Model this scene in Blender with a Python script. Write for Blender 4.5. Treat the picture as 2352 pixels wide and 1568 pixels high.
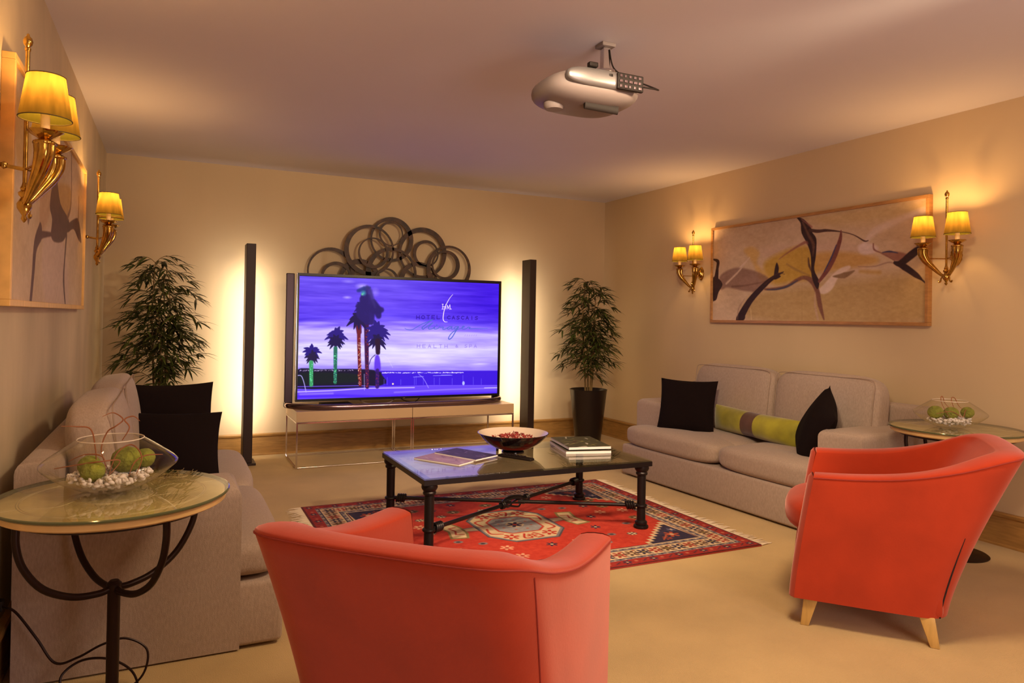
import bpy, bmesh, math, random
import numpy as np
from mathutils import Vector, Matrix
random.seed(7); np.random.seed(7)
PI = math.pi
S = bpy.context.scene
COL = S.collection
for o in list(bpy.data.objects): bpy.data.objects.remove(o)

# ------------------------------------------------------------------ camera
RW, RH = 4.932, 2.60            # room width (x), height; back wall y=0, left wall x=0
YF = -8.6                       # wall behind the camera
F_PX, YAW, PITCH, ROLL = 1623.4, math.radians(24.80), math.radians(0.53), math.radians(0.98)
CAM = Vector((0.5205, -6.732, 1.2704)); SX, SY = -30.76, -66.8
fw = Vector((math.sin(YAW)*math.cos(PITCH), math.cos(YAW)*math.cos(PITCH), math.sin(PITCH)))
rt = Vector((math.cos(YAW), -math.sin(YAW), 0)); up = rt.cross(fw)
r2 = rt*math.cos(ROLL)+up*math.sin(ROLL); u2 = -rt*math.sin(ROLL)+up*math.cos(ROLL)
cd = bpy.data.cameras.new('camera'); cam = bpy.data.objects.new('camera', cd); COL.objects.link(cam)
cam.matrix_world = Matrix(((r2.x, u2.x, -fw.x, CAM.x), (r2.y, u2.y, -fw.y, CAM.y), (r2.z, u2.z, -fw.z, CAM.z), (0, 0, 0, 1)))
cd.sensor_width = 36; cd.lens = F_PX*36/2352; cd.shift_x = -SX/2352; cd.shift_y = SY/2352; cd.clip_start = .05
S.camera = cam
# ------------------------------------------------------------------ light and exposure
S.view_settings.view_transform = 'Standard'; S.view_settings.look = 'None'
S.view_settings.gamma = 1; S.view_settings.use_curve_mapping = False; S.view_settings.exposure = 0.0
wd = bpy.data.worlds.new('world'); S.world = wd; wd.use_nodes = True
wd.node_tree.nodes['Background'].inputs[0].default_value = (.5, .35, .2, 1); wd.node_tree.nodes['Background'].inputs[1].default_value = .05

def light(name, kind, loc, energy, color, size=.1, target=None, size_y=None, spot=None):
    l = bpy.data.lights.new(name, kind); l.energy = energy; l.color = color
    if kind == 'AREA':
        l.size = size
        if size_y: l.shape = 'RECTANGLE'; l.size_y = size_y
    else: l.shadow_soft_size = size
    if spot: l.spot_size = spot; l.spot_blend = .6
    o = bpy.data.objects.new(name, l); COL.objects.link(o); o.location = loc
    if target is not None: o.rotation_euler = (Vector(target)-Vector(loc)).to_track_quat('-Z', 'Y').to_euler()
    return o
SCONCE_W, SCONCE_C = 5.0, (1.0, .56, .20)
PILLAR_W, PILLAR_C = 9.5, (1.0, .86, .72)
# ceiling lamps of the rear half of the room, behind the camera
light('ceiling_spot_light', 'SPOT', (1.7, -5.1, 2.55), 290, (1.0, .76, .50), .12, (3.6, -2.0, .3), spot=1.15)
light('ceiling_spot_light', 'SPOT', (3.4, -5.4, 2.55), 260, (1.0, .74, .45), .12, (2.0, -1.2, .8), spot=1.15)
light('ceiling_lamp_light', 'AREA', (2.3, -5.15, 2.57), 54, (1.0, .74, .46), .5, (2.3, -4.7, 0))
light('ceiling_lamp_light', 'AREA', (1.2, -5.9, 2.57), 9, (1.0, .72, .42), .5, (1.2, -4.9, 0))
light('ceiling_lamp_light', 'AREA', (3.8, -6.6, 2.55), 17, (1.0, .72, .44), .6, (3.4, -4.6, .2))
# unseen fill added behind the camera, aimed up to brighten the ceiling
light('ceiling_fill_light', 'AREA', (2.6, -7.9, 1.1), 52, (1.0, .80, .76), 1.6, (2.6, -4.4, 2.9))
SCREEN_E = 1.25

# ------------------------------------------------------------------ helpers
def lin(c):
    f = lambda v: (v/12.92 if v <= .04045 else ((v+.055)/1.055)**2.4)
    return tuple(f(x/255.) for x in c)
def mat(name, rgb, rough=.6, metal=0, spec=.5, noise=None, bump=None, sheen=0, trans=0, ior=1.45, coat=0, wave=None):
    """rgb is linear; noise=(scale, amount[, stretch]) value variation; bump=(scale, strength, dist)"""
    m = bpy.data.materials.new(name); m.use_nodes = True; nt = m.node_tree; b = nt.nodes['Principled BSDF']
    b.inputs['Base Color'].default_value = (*rgb, 1); b.inputs['Roughness'].default_value = rough
    b.inputs['Metallic'].default_value = metal; b.inputs['Specular IOR Level'].default_value = spec; b.inputs['IOR'].default_value = ior
    b.inputs['Transmission Weight'].default_value = trans; b.inputs['Coat Weight'].default_value = coat
    if sheen: b.inputs['Sheen Weight'].default_value = sheen; b.inputs['Sheen Roughness'].default_value = .4
    tc = nt.nodes.new('ShaderNodeTexCoord')
    def vec(st):
        mp = nt.nodes.new('ShaderNodeMapping'); mp.inputs['Scale'].default_value = st; nt.links.new(tc.outputs['Object'], mp.inputs[0]); return mp.outputs[0]
    if noise:
        st = noise[2] if len(noise) > 2 else (1, 1, 1)
        n = nt.nodes.new('ShaderNodeTexNoise'); n.inputs['Scale'].default_value = noise[0]; n.inputs['Detail'].default_value = 6
        nt.links.new(vec(st), n.inputs['Vector'])
        r = nt.nodes.new('ShaderNodeMapRange'); r.inputs[1].default_value = .3; r.inputs[2].default_value = .7
        r.inputs[3].default_value = 1-noise[1]; r.inputs[4].default_value = 1+noise[1]; nt.links.new(n.outputs[0], r.inputs[0])
        mx = nt.nodes.new('ShaderNodeVectorMath'); mx.operation = 'SCALE'; mx.inputs[0].default_value = rgb
        nt.links.new(r.outputs[0], mx.inputs['Scale']); nt.links.new(mx.outputs[0], b.inputs['Base Color'])
    if bump:
        n = nt.nodes.new('ShaderNodeTexNoise'); n.inputs['Scale'].default_value = bump[0]; n.inputs['Detail'].default_value = 4
        nt.links.new(vec(bump[3] if len(bump) > 3 else (1, 1, 1)), n.inputs['Vector'])
        bp = nt.nodes.new('ShaderNodeBump'); bp.inputs['Strength'].default_value = bump[1]; bp.inputs['Distance'].default_value = bump[2]
        nt.links.new(n.outputs[0], bp.inputs['Height']); nt.links.new(bp.outputs[0], b.inputs['Normal'])
    return m
def mesh_obj(name, me, material=None, parent=None, smooth=None):
    o = bpy.data.objects.new(name, me); COL.objects.link(o)
    if material and not me.materials: me.materials.append(material)
    if parent: o.parent = parent
    return o
def obj(name, bm, material, parent=None, smooth=False, angle=40, recalc=True):
    if recalc: bmesh.ops.recalc_face_normals(bm, faces=bm.faces)
    me = bpy.data.meshes.new(name); 
    if smooth:
        for f in bm.faces: f.smooth = True
        a = math.radians(angle)
        for e in bm.edges:
            if len(e.link_faces) == 2 and e.calc_face_angle(0) > a: e.smooth = False
    bm.to_mesh(me); bm.free()
    return mesh_obj(name, me, material, parent)
def thing(name, label, cat, loc=(0, 0, 0), rotz=0, group=None):
    o = bpy.data.objects.new(name, None); COL.objects.link(o); o.location = loc; o.rotation_euler = (0, 0, rotz)
    o.empty_display_size = .1
    return tag(o, label, cat, group)
def tag(o, label, cat, group=None, kind=None):
    o['label'] = label; o['category'] = cat
    if group: o['group'] = group
    if kind: o['kind'] = kind
    return o
def struct(name, bm, m, parent=None, **k):
    o = obj(name, bm, m, parent, **k); o['kind'] = 'structure'; return o
def dup(root, loc, rotz, label=None):
    r = root.copy(); COL.objects.link(r); r.location = loc; r.rotation_euler = (0, 0, rotz)
    if label: r['label'] = label
    for ch in list(root.children):
        c = ch.copy(); COL.objects.link(c); c.parent = r
        for g in ch.children:
            d = g.copy(); COL.objects.link(d); d.parent = c
    return r
def B(): return bmesh.new()
def box(bm, lo, hi, bev=0, seg=2):
    g = bmesh.ops.create_cube(bm, size=1); vs = g['verts']
    for v in vs: v.co = Vector([lo[i]+(v.co[i]+.5)*(hi[i]-lo[i]) for i in range(3)])
    if bev:
        es = list({e for v in vs for e in v.link_edges}); bmesh.ops.bevel(bm, geom=es, offset=bev, segments=seg, profile=.5, affect='EDGES')
    return bm
def lathe(bm, prof, n=24, c=(0, 0, 0), flute=0, amp=0):
    rings = []
    for r, z in prof:
        if r < 1e-6: rings.append([bm.verts.new((c[0], c[1], c[2]+z))]); continue
        ring = []
        for i in range(n):
            a = 2*PI*i/n; rr = r*(1+amp*math.cos(flute*a)) if flute else r
            ring.append(bm.verts.new((c[0]+rr*math.cos(a), c[1]+rr*math.sin(a), c[2]+z)))
        rings.append(ring)
    for A, Bq in zip(rings, rings[1:]):
        for i in range(n):
            j = (i+1) % n
            if len(A) == 1 and len(Bq) == 1: continue
            if len(A) == 1: bm.faces.new((A[0], Bq[i], Bq[j]))
            elif len(Bq) == 1: bm.faces.new((A[i], Bq[0], A[j]))
            else: bm.faces.new((A[i], A[j], Bq[j], Bq[i]))
    for R_ in (rings[0], rings[-1]):
        if len(R_) > 2 and rings[0] is not rings[-1]:
            pass
    return bm
def caplathe(bm, prof, n=24, c=(0, 0, 0), **k):
    return lathe(bm, [(0, prof[0][1])]+list(prof)+[(0, prof[-1][1])], n, c, **k)
def smoothpts(pts, k=6, closed=False):
    P = [Vector(p) for p in pts]; n = len(P); out = []
    rng = range(n if closed else n-1)
    for i in rng:
        g = lambda j: P[j % n] if closed else P[max(0, min(n-1, j))]
        p0, p1, p2, p3 = g(i-1), g(i), g(i+1), g(i+2)
        for s in range(k):
            t = s/k; out.append(.5*((2*p1)+(-p0+p2)*t+(2*p0-5*p1+4*p2-p3)*t*t+(-p0+3*p1-3*p2+p3)*t**3))
    if not closed: out.append(P[-1])
    return out
def lerplist(vals, n):
    return [float(np.interp(i/(n-1)*(len(vals)-1), range(len(vals)), vals)) for i in range(n)]
def sweep(bm, pts, rad, n=10, flute=0, amp=0, closed=False, flat=1.0):
    P = [Vector(p) for p in pts]; m = len(P)
    if not isinstance(rad, (list, tuple)): rad = [rad]*m
    T = [((P[(i+1) % m] if closed else P[min(i+1, m-1)])-(P[i-1] if (closed or i) else P[0])).normalized() for i in range(m)]
    ref = Vector((0, 0, 1)) if abs(T[0].z) < .9 else Vector((1, 0, 0))
    N = (ref-ref.dot(T[0])*T[0]).normalized(); rings = []
    for i in range(m):
        N = (N-N.dot(T[i])*T[i]).normalized(); Bn = T[i].cross(N); ring = []
        for j in range(n):
            a = 2*PI*j/n; r = rad[i]*(1+amp*math.cos(flute*a) if flute else 1)
            ring.append(bm.verts.new(P[i]+N*math.cos(a)*r+Bn*math.sin(a)*r*flat))
        rings.append(ring)
    for i in range(m if closed else m-1):
        A, C_ = rings[i], rings[(i+1) % m]
        for j in range(n):
            k = (j+1) % n; bm.faces.new((A[j], A[k], C_[k], C_[j]))
    if not closed: bm.faces.new(rings[0][::-1]); bm.faces.new(rings[-1])
    return bm
def softbox(bm, dims, c=(0, 0, 0), n=6, div=10, crown=(0, 0, 0), M=None):
    """rounded upholstered block: p-norm box with crowned faces"""
    N_ = div+1; D_ = {}
    def gv(i, j, k):
        if (i, j, k) not in D_: D_[i, j, k] = bm.verts.new((-1+2*i/N_, -1+2*j/N_, -1+2*k/N_))
        return D_[i, j, k]
    for ax in range(3):
        for e in (0, N_):
            for i in range(N_):
                for j in range(N_):
                    q4 = []
                    for a_, b_ in ((i, j), (i+1, j), (i+1, j+1), (i, j+1)):
                        t3 = [a_, b_]; t3.insert(ax, e); q4.append(gv(*t3))
                    bm.faces.new(q4)
    vs = D_.values()
    for v in vs:
        p = v.co.copy()
        # spread samples to the corners for a crisp round edge
        q = Vector([math.sin(x*PI/2)*.35+x*.65 for x in p])
        mx = max(abs(x) for x in q); nn = sum(abs(x)**n for x in q)**(1/n); q = q*(mx/nn if nn else 1)
        cx = (1-q.y**2)*(1-q.z**2); cy = (1-q.x**2)*(1-q.z**2); cz = (1-q.x**2)*(1-q.y**2)
        w = Vector((q.x*(dims[0]/2+crown[0]*max(cx, 0)), q.y*(dims[1]/2+crown[1]*max(cy, 0)), q.z*(dims[2]/2+crown[2]*max(cz, 0))))
        v.co = (M @ w if M else w)+Vector(c)
    return bm
def pillow(bm, w, h, t, n=16, pinch=.07):
    """scatter cushion in the local XZ plane, thickness along y"""
    G = {}
    for s in (-1, 1):
        for i in range(n+1):
            for j in range(n+1):
                x = -1+2*i/n; z = -1+2*j/n; edge = i in (0, n) or j in (0, n)
                if s == 1 and edge: G[s, i, j] = G[-1, i, j]; continue
                X = x*(1-pinch*(1-z*z)*abs(x)); Z = z*(1-pinch*(1-x*x)*abs(z))
                y = 0 if edge else s*t/2*((1-x**2)*(1-z**2))**.42*(1+.05*math.sin(5*x+3*z))
                G[s, i, j] = bm.verts.new((X*w/2, y, Z*h/2))
    for s in (-1, 1):
        for i in range(n):
            for j in range(n):
                bm.faces.new((G[s, i, j], G[s, i+1, j], G[s, i+1, j+1], G[s, i, j+1]))
    return bm

# ---- flat pictures: colours per vertex on a fine grid ----
class Canvas:
    def __init__(s, w, h, quad):
        """quad: TL,TR,BR,BL of the picture in working coordinates"""
        s.w, s.h = w, h; s.im = np.zeros((h, w, 3))
        dst = [(0, 0), (w-1, 0), (w-1, h-1), (0, h-1)]; A = []; b = []
        for (x, y), (X, Y) in zip(quad, dst):
            A.append([x, y, 1, 0, 0, 0, -X*x, -X*y]); b.append(X); A.append([0, 0, 0, x, y, 1, -Y*x, -Y*y]); b.append(Y)
        hh = np.linalg.solve(np.array(A, float), np.array(b, float)); s.H = np.append(hh, 1).reshape(3, 3)
        s.sc = ((w/abs(quad[1][0]-quad[0][0]))+(h/abs(quad[3][1]-quad[0][1])))/2
        s.Y, s.X = np.mgrid[0:h, 0:w].astype(float)
    def m(s, p):
        v = s.H @ np.array([p[0], p[1], 1.]); return v[:2]/v[2]
    def blend(s, mask, c, reg=None):
        c = np.array(c)/255.; mask = np.clip(mask, 0, 1)[..., None]
        if reg: y0, y1, x0, x1 = reg; s.im[y0:y1, x0:x1] = s.im[y0:y1, x0:x1]*(1-mask)+c*mask
        else: s.im = s.im*(1-mask)+c*mask
    def stroke(s, pts, wid, c, a=1., soft=1., sm=True):
        P = [s.m(p) for p in pts]
        if sm and len(P) > 2: P = [np.array(q[:2]) for q in smoothpts([(p[0], p[1], 0) for p in P], 5)]
        if not isinstance(wid, (list, tuple)): wid = [wid]*2
        ws = [max(.5, x*s.sc/2) for x in lerplist(list(wid), len(P))]
        mw = max(ws)+soft+2; xs = [p[0] for p in P]; ys = [p[1] for p in P]
        x0, x1 = int(max(0, min(xs)-mw)), int(min(s.w, max(xs)+mw+1)); y0, y1 = int(max(0, min(ys)-mw)), int(min(s.h, max(ys)+mw+1))
        if x1 <= x0 or y1 <= y0: return
        X = s.X[y0:y1, x0:x1]; Y = s.Y[y0:y1, x0:x1]; best = np.full(X.shape, -1e9)
        for i in range(len(P)-1):
            ax, ay = P[i]; dx, dy = P[i+1]-P[i]; L = dx*dx+dy*dy+1e-9
            t = np.clip(((X-ax)*dx+(Y-ay)*dy)/L, 0, 1); d = np.hypot(X-ax-t*dx, Y-ay-t*dy)
            best = np.maximum(best, (ws[i]+(ws[i+1]-ws[i])*t)-d)
        s.blend(np.clip(best/soft+.5, 0, 1)*a, c, (y0, y1, x0, x1))
    def poly(s, pts, c, a=1., soft=1.5, sm=True):
        P = np.array([s.m(p) for p in pts])
        if sm: P = np.array([q[:2] for q in smoothpts([(p[0], p[1], 0) for p in P], 4, True)])
        mw = soft+2; x0, x1 = int(max(0, P[:, 0].min()-mw)), int(min(s.w, P[:, 0].max()+mw)); y0, y1 = int(max(0, P[:, 1].min()-mw)), int(min(s.h, P[:, 1].max()+mw))
        if x1 <= x0 or y1 <= y0: return
        X = s.X[y0:y1, x0:x1]; Y = s.Y[y0:y1, x0:x1]; ins = np.zeros(X.shape, bool); dist = np.full(X.shape, 1e9)
        for i in range(len(P)):
            ax, ay = P[i]; bx, by = P[(i+1) % len(P)]
            cr = ((ay > Y) != (by > Y)) & (X < (bx-ax)*(Y-ay)/(by-ay+1e-12)+ax); ins ^= cr
            dx, dy = bx-ax, by-ay; t = np.clip(((X-ax)*dx+(Y-ay)*dy)/(dx*dx+dy*dy+1e-9), 0, 1); dist = np.minimum(dist, np.hypot(X-ax-t*dx, Y-ay-t*dy))
        sd = np.where(ins, dist, -dist); s.blend(np.clip(sd/soft+.5, 0, 1)*a, c, (y0, y1, x0, x1))
    def ell(s, c0, rx, ry, c, a=1., soft=.3):
        p = s.m(c0); rx *= s.sc; ry *= s.sc
        d = np.hypot((s.X-p[0])/rx, (s.Y-p[1])/ry); s.blend(np.clip((1-d)/soft, 0, 1)*a, c)
    def noise(s, sx, sy, amp, seed=0):
        r = np.random.RandomState(seed); tot = np.zeros((s.h, s.w))
        for o in range(4):
            nx, ny = max(2, int(sx*2**o)), max(2, int(sy*2**o)); g = r.rand(ny+1, nx+1)
            yy = s.Y/(s.h)*(ny-1e-3); xx = s.X/(s.w)*(nx-1e-3); yi = yy.astype(int); xi = xx.astype(int); fy = yy-yi; fx = xx-xi
            fy = fy*fy*(3-2*fy); fx = fx*fx*(3-2*fx)
            tot += ((g[yi, xi]*(1-fx)+g[yi, xi+1]*fx)*(1-fy)+(g[yi+1, xi]*(1-fx)+g[yi+1, xi+1]*fx)*fy-.5)/(1.6**o)
        s.nz = tot*amp; return tot
    def mesh(s, name, TL, TR, BR, BL, relief=None):
        TL, TR, BR, BL = [np.array(q, float) for q in (TL, TR, BR, BL)]
        u = (s.X/(s.w-1))[..., None]; v = (s.Y/(s.h-1))[..., None]
        co = (TL*(1-u)+TR*u)*(1-v)+(BL*(1-u)+BR*u)*v
        if relief is not None: co = co+relief
        me = bpy.data.meshes.new(name); nv = s.w*s.h; me.vertices.add(nv); me.vertices.foreach_set('co', co.reshape(-1))
        i = (np.arange(s.h-1)[:, None]*s.w+np.arange(s.w-1)[None, :]).reshape(-1)
        q = np.stack([i, i+s.w, i+s.w+1, i+1], 1); nf = len(q)
        me.loops.add(nf*4); me.loops.foreach_set('vertex_index', q.reshape(-1).astype(np.int32))
        me.polygons.add(nf); me.polygons.foreach_set('loop_start', (np.arange(nf)*4).astype(np.int32))
        me.update(calc_edges=True)
        L = np.clip(s.im, 0, 1); L = np.where(L <= .04045, L/12.92, ((L+.055)/1.055)**2.4)
        at = me.color_attributes.new('picture', 'FLOAT_COLOR', 'POINT')
        at.data.foreach_set('color', np.concatenate([L, np.ones((s.h, s.w, 1))], 2).reshape(-1))
        me.validate(); return me
def attr_mat(name, rough=.7, emit=0, scale=1., tint=None, bump=None, sheen=0):
    m = bpy.data.materials.new(name); m.use_nodes = True; nt = m.node_tree; b = nt.nodes['Principled BSDF']
    a = nt.nodes.new('ShaderNodeAttribute'); a.attribute_name = 'picture'; src = a.outputs['Color']
    if scale != 1 or tint:
        mx = nt.nodes.new('ShaderNodeVectorMath'); mx.operation = 'MULTIPLY'; t = tint or (1, 1, 1); mx.inputs[1].default_value = tuple(scale*x for x in t)
        nt.links.new(src, mx.inputs[0]); src = mx.outputs[0]
    if emit:
        b.inputs['Base Color'].default_value = (.01, .01, .012, 1); nt.links.new(src, b.inputs['Emission Color']); b.inputs['Emission Strength'].default_value = emit
    else: nt.links.new(src, b.inputs['Base Color'])
    b.inputs['Roughness'].default_value = rough
    if emit: b.inputs['Specular IOR Level'].default_value = .08
    if sheen: b.inputs['Sheen Weight'].default_value = sheen
    if bump:
        tc = nt.nodes.new('ShaderNodeTexCoord'); n = nt.nodes.new('ShaderNodeTexNoise'); n.inputs['Scale'].default_value = bump[0]
        nt.links.new(tc.outputs['Object'], n.inputs['Vector']); bp = nt.nodes.new('ShaderNodeBump'); bp.inputs['Strength'].default_value = bump[1]; bp.inputs['Distance'].default_value = bump[2]
        nt.links.new(n.outputs[0], bp.inputs['Height']); nt.links.new(bp.outputs[0], b.inputs['Normal'])
    return m

# ------------------------------------------------------------------ materials
def plaster(name, rgb, amt=.05, sc=1.3, stretch=(1, 1, .5)):
    return mat(name, rgb, .75, noise=(sc, amt, stretch), bump=(22, .12, .004))
M_wall = plaster('cream_plaster', (.62, .47, .28))
M_wall_l = plaster('mottled_plaster', (.56, .45, .29), .13, 3.2, (1, 1, .45))
M_ceil = mat('ceiling_paint', (.68, .64, .68), .85, noise=(.8, .03))
M_carpet = mat('beige_carpet', (.52, .36, .16),   .95, noise=(2.6, .10), bump=(260, .55, .006), sheen=.15)
M_oak = mat('oak_skirting', (.35, .185, .052), .4, noise=(7, .22, (1.2, 1.2, 9)), bump=(20, .06, .002))
M_oakx = mat('oak_cap', (.42, .24, .085), .35, noise=(7, .2, (1.2, 1.2, 9)))
M_sofa = mat('taupe_weave', (.38, .285, .225), .9, noise=(160, .12, (1, 1, .3)), bump=(300, .5, .003), sheen=.2)
M_sofaw = mat('taupe_welt', (.32, .232, .175), .9)
M_red = mat('coral_suede', (.41, .038, .010), .85, noise=(5, .12), bump=(120, .15, .002), sheen=.62, spec=.2)
_b = M_red.node_tree.nodes['Principled BSDF']; _b.inputs['Sheen Tint'].default_value = (1, .60, .55, 1); _b.inputs['Sheen Roughness'].default_value = .45
M_redp = mat('coral_piping', (.30, .03, .02), .8)
M_seam = mat('dark_seam', (.02, .006, .006), .8)
M_leg = mat('beech_leg', (.55, .34, .10), .35, noise=(9, .15, (6, 6, 1)))
M_black = mat('black_velvet', (.0075, .0035, .0035), .95, bump=(80, .3, .003), spec=.15)
M_green = mat('lime_velvet', (.30, .27, .018), .7, noise=(6, .35), sheen=.5)
M_brownv = mat('brown_velvet', (.10, .045, .025), .7, noise=(9, .2), sheen=.4)
M_iron = mat('dark_iron', (.02, .014, .015), .38, .6, bump=(60, .1, .002))
M_ironb = mat('brown_iron', (.022, .009, .006), .4, .5)
M_brass = mat('polished_brass', (.50, .29, .065), .18, 1.0, noise=(40, .3))
M_glass = mat('clear_glass', (.98, 1, .97), .0, trans=1, ior=1.47)
M_glassg = mat('green_edged_glass', (.90, .96, .90), .0, trans=1, ior=1.52)
def thin_glass(name, tint, ior=1.5):
    m = bpy.data.materials.new(name); m.use_nodes = True; nt = m.node_tree; nt.nodes.clear(); out = nt.nodes.new('ShaderNodeOutputMaterial'); mix = nt.nodes.new('ShaderNodeMixShader')
    t = nt.nodes.new('ShaderNodeBsdfTransparent'); t.inputs[0].default_value = (*tint, 1); g = nt.nodes.new('ShaderNodeBsdfGlossy'); g.inputs['Roughness'].default_value = .01
    lw = nt.nodes.new('ShaderNodeLayerWeight'); lw.inputs[0].default_value = .5; pw = nt.nodes.new('ShaderNodeMath'); pw.operation = 'POWER'; pw.inputs[1].default_value = 4.6; nt.links.new(lw.outputs['Facing'], pw.inputs[0])
    f = nt.nodes.new('ShaderNodeMath'); f.operation = 'MULTIPLY_ADD'; f.inputs[1].default_value = .94; f.inputs[2].default_value = .045; nt.links.new(pw.outputs[0], f.inputs[0]); nt.links.new(f.outputs[0], mix.inputs[0]); nt.links.new(t.outputs[0], mix.inputs[1]); nt.links.new(g.outputs[0], mix.inputs[2]); nt.links.new(mix.outputs[0], out.inputs[0]); return m
M_glass = thin_glass('clear_glass', (.97, .97, .95), 1.6); M_glasst = thin_glass('table_glass', (.90, .93, .86), 1.5); M_glassrim = mat('glass_rim', (.75, .65, .52), .1, spec=.8); M_edge = mat('glass_edge', (.10, .11, .05), .1)
M_chrome = mat('chrome', (.75, .70, .68), .12, 1)
M_tvb = mat('tv_bezel', (.010, .007, .008), .25, .2)
M_tvg = mat('gunmetal', (.05, .032, .036), .3, .7)
M_pill = mat('dark_lamp_post', (.030, .014, .010), .45, .2)
M_pot = mat('black_pot', (.016, .010, .009), .3)
M_soil = mat('soil', (.03, .018, .01), .95, bump=(60, .8, .01))
M_cane = mat('cane', (.20, .12, .035), .6, noise=(30, .3))
M_leaf = mat('bamboo_leaf', (.040, .045, .008), .5, noise=(12, .5))
M_leaf2 = mat('bamboo_leaf_light', (.075, .10, .018), .5, noise=(12, .5))
M_lam = mat('console_lacquer', (.55, .38, .22), .35, noise=(3, .04))
M_ring = mat('bronze_ring', (.050, .019, .007), .5, .1, noise=(16, .75))
M_frame = mat('gilt_wood_frame', (.45, .22, .07), .35, .15, noise=(12, .18, (1, 1, 6)))
M_framel = mat('pale_oak_frame', (.72, .42, .13), .4, noise=(14, .15, (1, 8, 1)))
M_silver = mat('silver_plastic', (.19, .17, .17), .32, .6)
M_whitep = mat('pale_plastic', (.22, .175, .165), .45)
M_darkp = mat('dark_plastic', (.010, .006, .005), .55, spec=.2)
M_pebble = mat('white_pebbles', (.80, .72, .66), .5, noise=(30, .1))
M_crystal = mat('crystal_chips', (.75, .70, .68), .15, spec=.8)
M_moss = mat('green_moss', (.24, .26, .03), .95, noise=(25, .35), bump=(70, 1.0, .012))
M_twig = mat('copper_twig', (.30, .10, .035), .6)
M_marble = mat('golden_marble', (.66, .49, .21), .2, noise=(6, .32), coat=.3)
M_marblel = mat('pale_marble_inlay', (.66, .52, .30), .2, noise=(9, .15))
M_marblee = mat('golden_marble_edge', (.72, .47, .19), .3, noise=(8, .15))
M_inside = mat('cream_enamel', (.62, .50, .40), .3, coat=.4)
M_bowl = mat('black_lacquer', (.012, .006, .006), .15, coat=.5)
M_petal = mat('dried_petals', (.30, .035, .03), .8, noise=(20, .5))
M_paper = mat('white_paper', (.75, .70, .68), .6)
M_sleeve = mat('candle_sleeve', (.80, .62, .32), .5)
M_bulb = mat('frosted_bulb', (.9, .8, .6), .3); 
_b = M_bulb.node_tree.nodes['Principled BSDF']; _b.inputs['Emission Color'].default_value = (1, .6, .22, 1); _b.inputs['Emission Strength'].default_value = 22
M_led = mat('led_strip', (.9, .8, .6), .3)
_b = M_led.node_tree.nodes['Principled BSDF']; _b.inputs['Emission Color'].default_value = (1, .78, .42, 1); _b.inputs['Emission Strength'].default_value = 6
M_trim = mat('shade_trim', (.10, .07, .012), .7)
def shade_mat():
    m = bpy.data.materials.new('shade_fabric'); m.use_nodes = True; nt = m.node_tree; nt.nodes.clear()
    out = nt.nodes.new('ShaderNodeOutputMaterial'); mix = nt.nodes.new('ShaderNodeMixShader'); d = nt.nodes.new('ShaderNodeBsdfDiffuse'); t = nt.nodes.new('ShaderNodeBsdfTranslucent')
    n = nt.nodes.new('ShaderNodeTexNoise'); n.inputs['Scale'].default_value = 60; tc = nt.nodes.new('ShaderNodeTexCoord'); mp = nt.nodes.new('ShaderNodeMapping'); mp.inputs['Scale'].default_value = (1, 1, .12)
    nt.links.new(tc.outputs['Object'], mp.inputs[0]); nt.links.new(mp.outputs[0], n.inputs['Vector'])
    r = nt.nodes.new('ShaderNodeValToRGB'); r.color_ramp.elements[0].position = .3; r.color_ramp.elements[1].position = .7
    r.color_ramp.elements[0].color = (.085, .047, .008, 1); r.color_ramp.elements[1].color = (.15, .085, .015, 1)
    nt.links.new(n.outputs[0], r.inputs[0]); nt.links.new(r.outputs[0], t.inputs[0]); d.inputs[0].default_value = (.16, .14, .02, 1)
    mix.inputs[0].default_value = .55; nt.links.new(d.outputs[0], mix.inputs[1]); nt.links.new(t.outputs[0], mix.inputs[2]); nt.links.new(mix.outputs[0], out.inputs[0])
    return m
M_shade = shade_mat()

# ------------------------------------------------------------------ setting
def slab(name, lo, hi, m): return struct(name, box(B(), lo, hi), m)
slab('floor', (-.1, YF-.1, -.08), (RW+.1, .1, 0), M_carpet)
slab('ceiling', (-.1, YF-.1, RH), (RW+.1, .1, RH+.1), M_ceil)
slab('wall_left', (-.1, YF-.1, 0), (0, .1, RH), M_wall_l)
slab('wall_right', (RW, YF-.1, 0), (RW+.1, .1, RH), M_wall)
slab('wall_back', (0, 0, 0), (RW, .1, RH), M_wall)
slab('wall_front', (0, YF-.1, 0), (RW, YF, RH), M_wall)
def skirting(name, length, loc, rz):
    """board with a moulded cap along local x, standing against y=0 and facing -y"""
    bm = B(); prof = [(0, 0), (-.018, 0), (-.018, .012), (-.014, .016), (-.014, .166), (-.02, .168), (-.028, .176), (-.030, .190), (-.024, .197), (0, .197)]
    a = [bm.verts.new((0, y, z)) for y, z in prof]; b = [bm.verts.new((length, y, z)) for y, z in prof]
    for i in range(len(prof)): j = (i+1) % len(prof); bm.faces.new((a[i], a[j], b[j], b[i]))
    bm.faces.new(a); bm.faces.new(b[::-1])
    o = struct(name, bm, M_oak); o.location = loc; o.rotation_euler = (0, 0, rz); return o
skirting('baseboard_back', RW, (0, 0, 0), 0)
skirting('baseboard_right', -YF, (RW, 0, 0), -PI/2)
skirting('baseboard_left', -YF, (0, YF, 0), PI/2)

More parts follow.
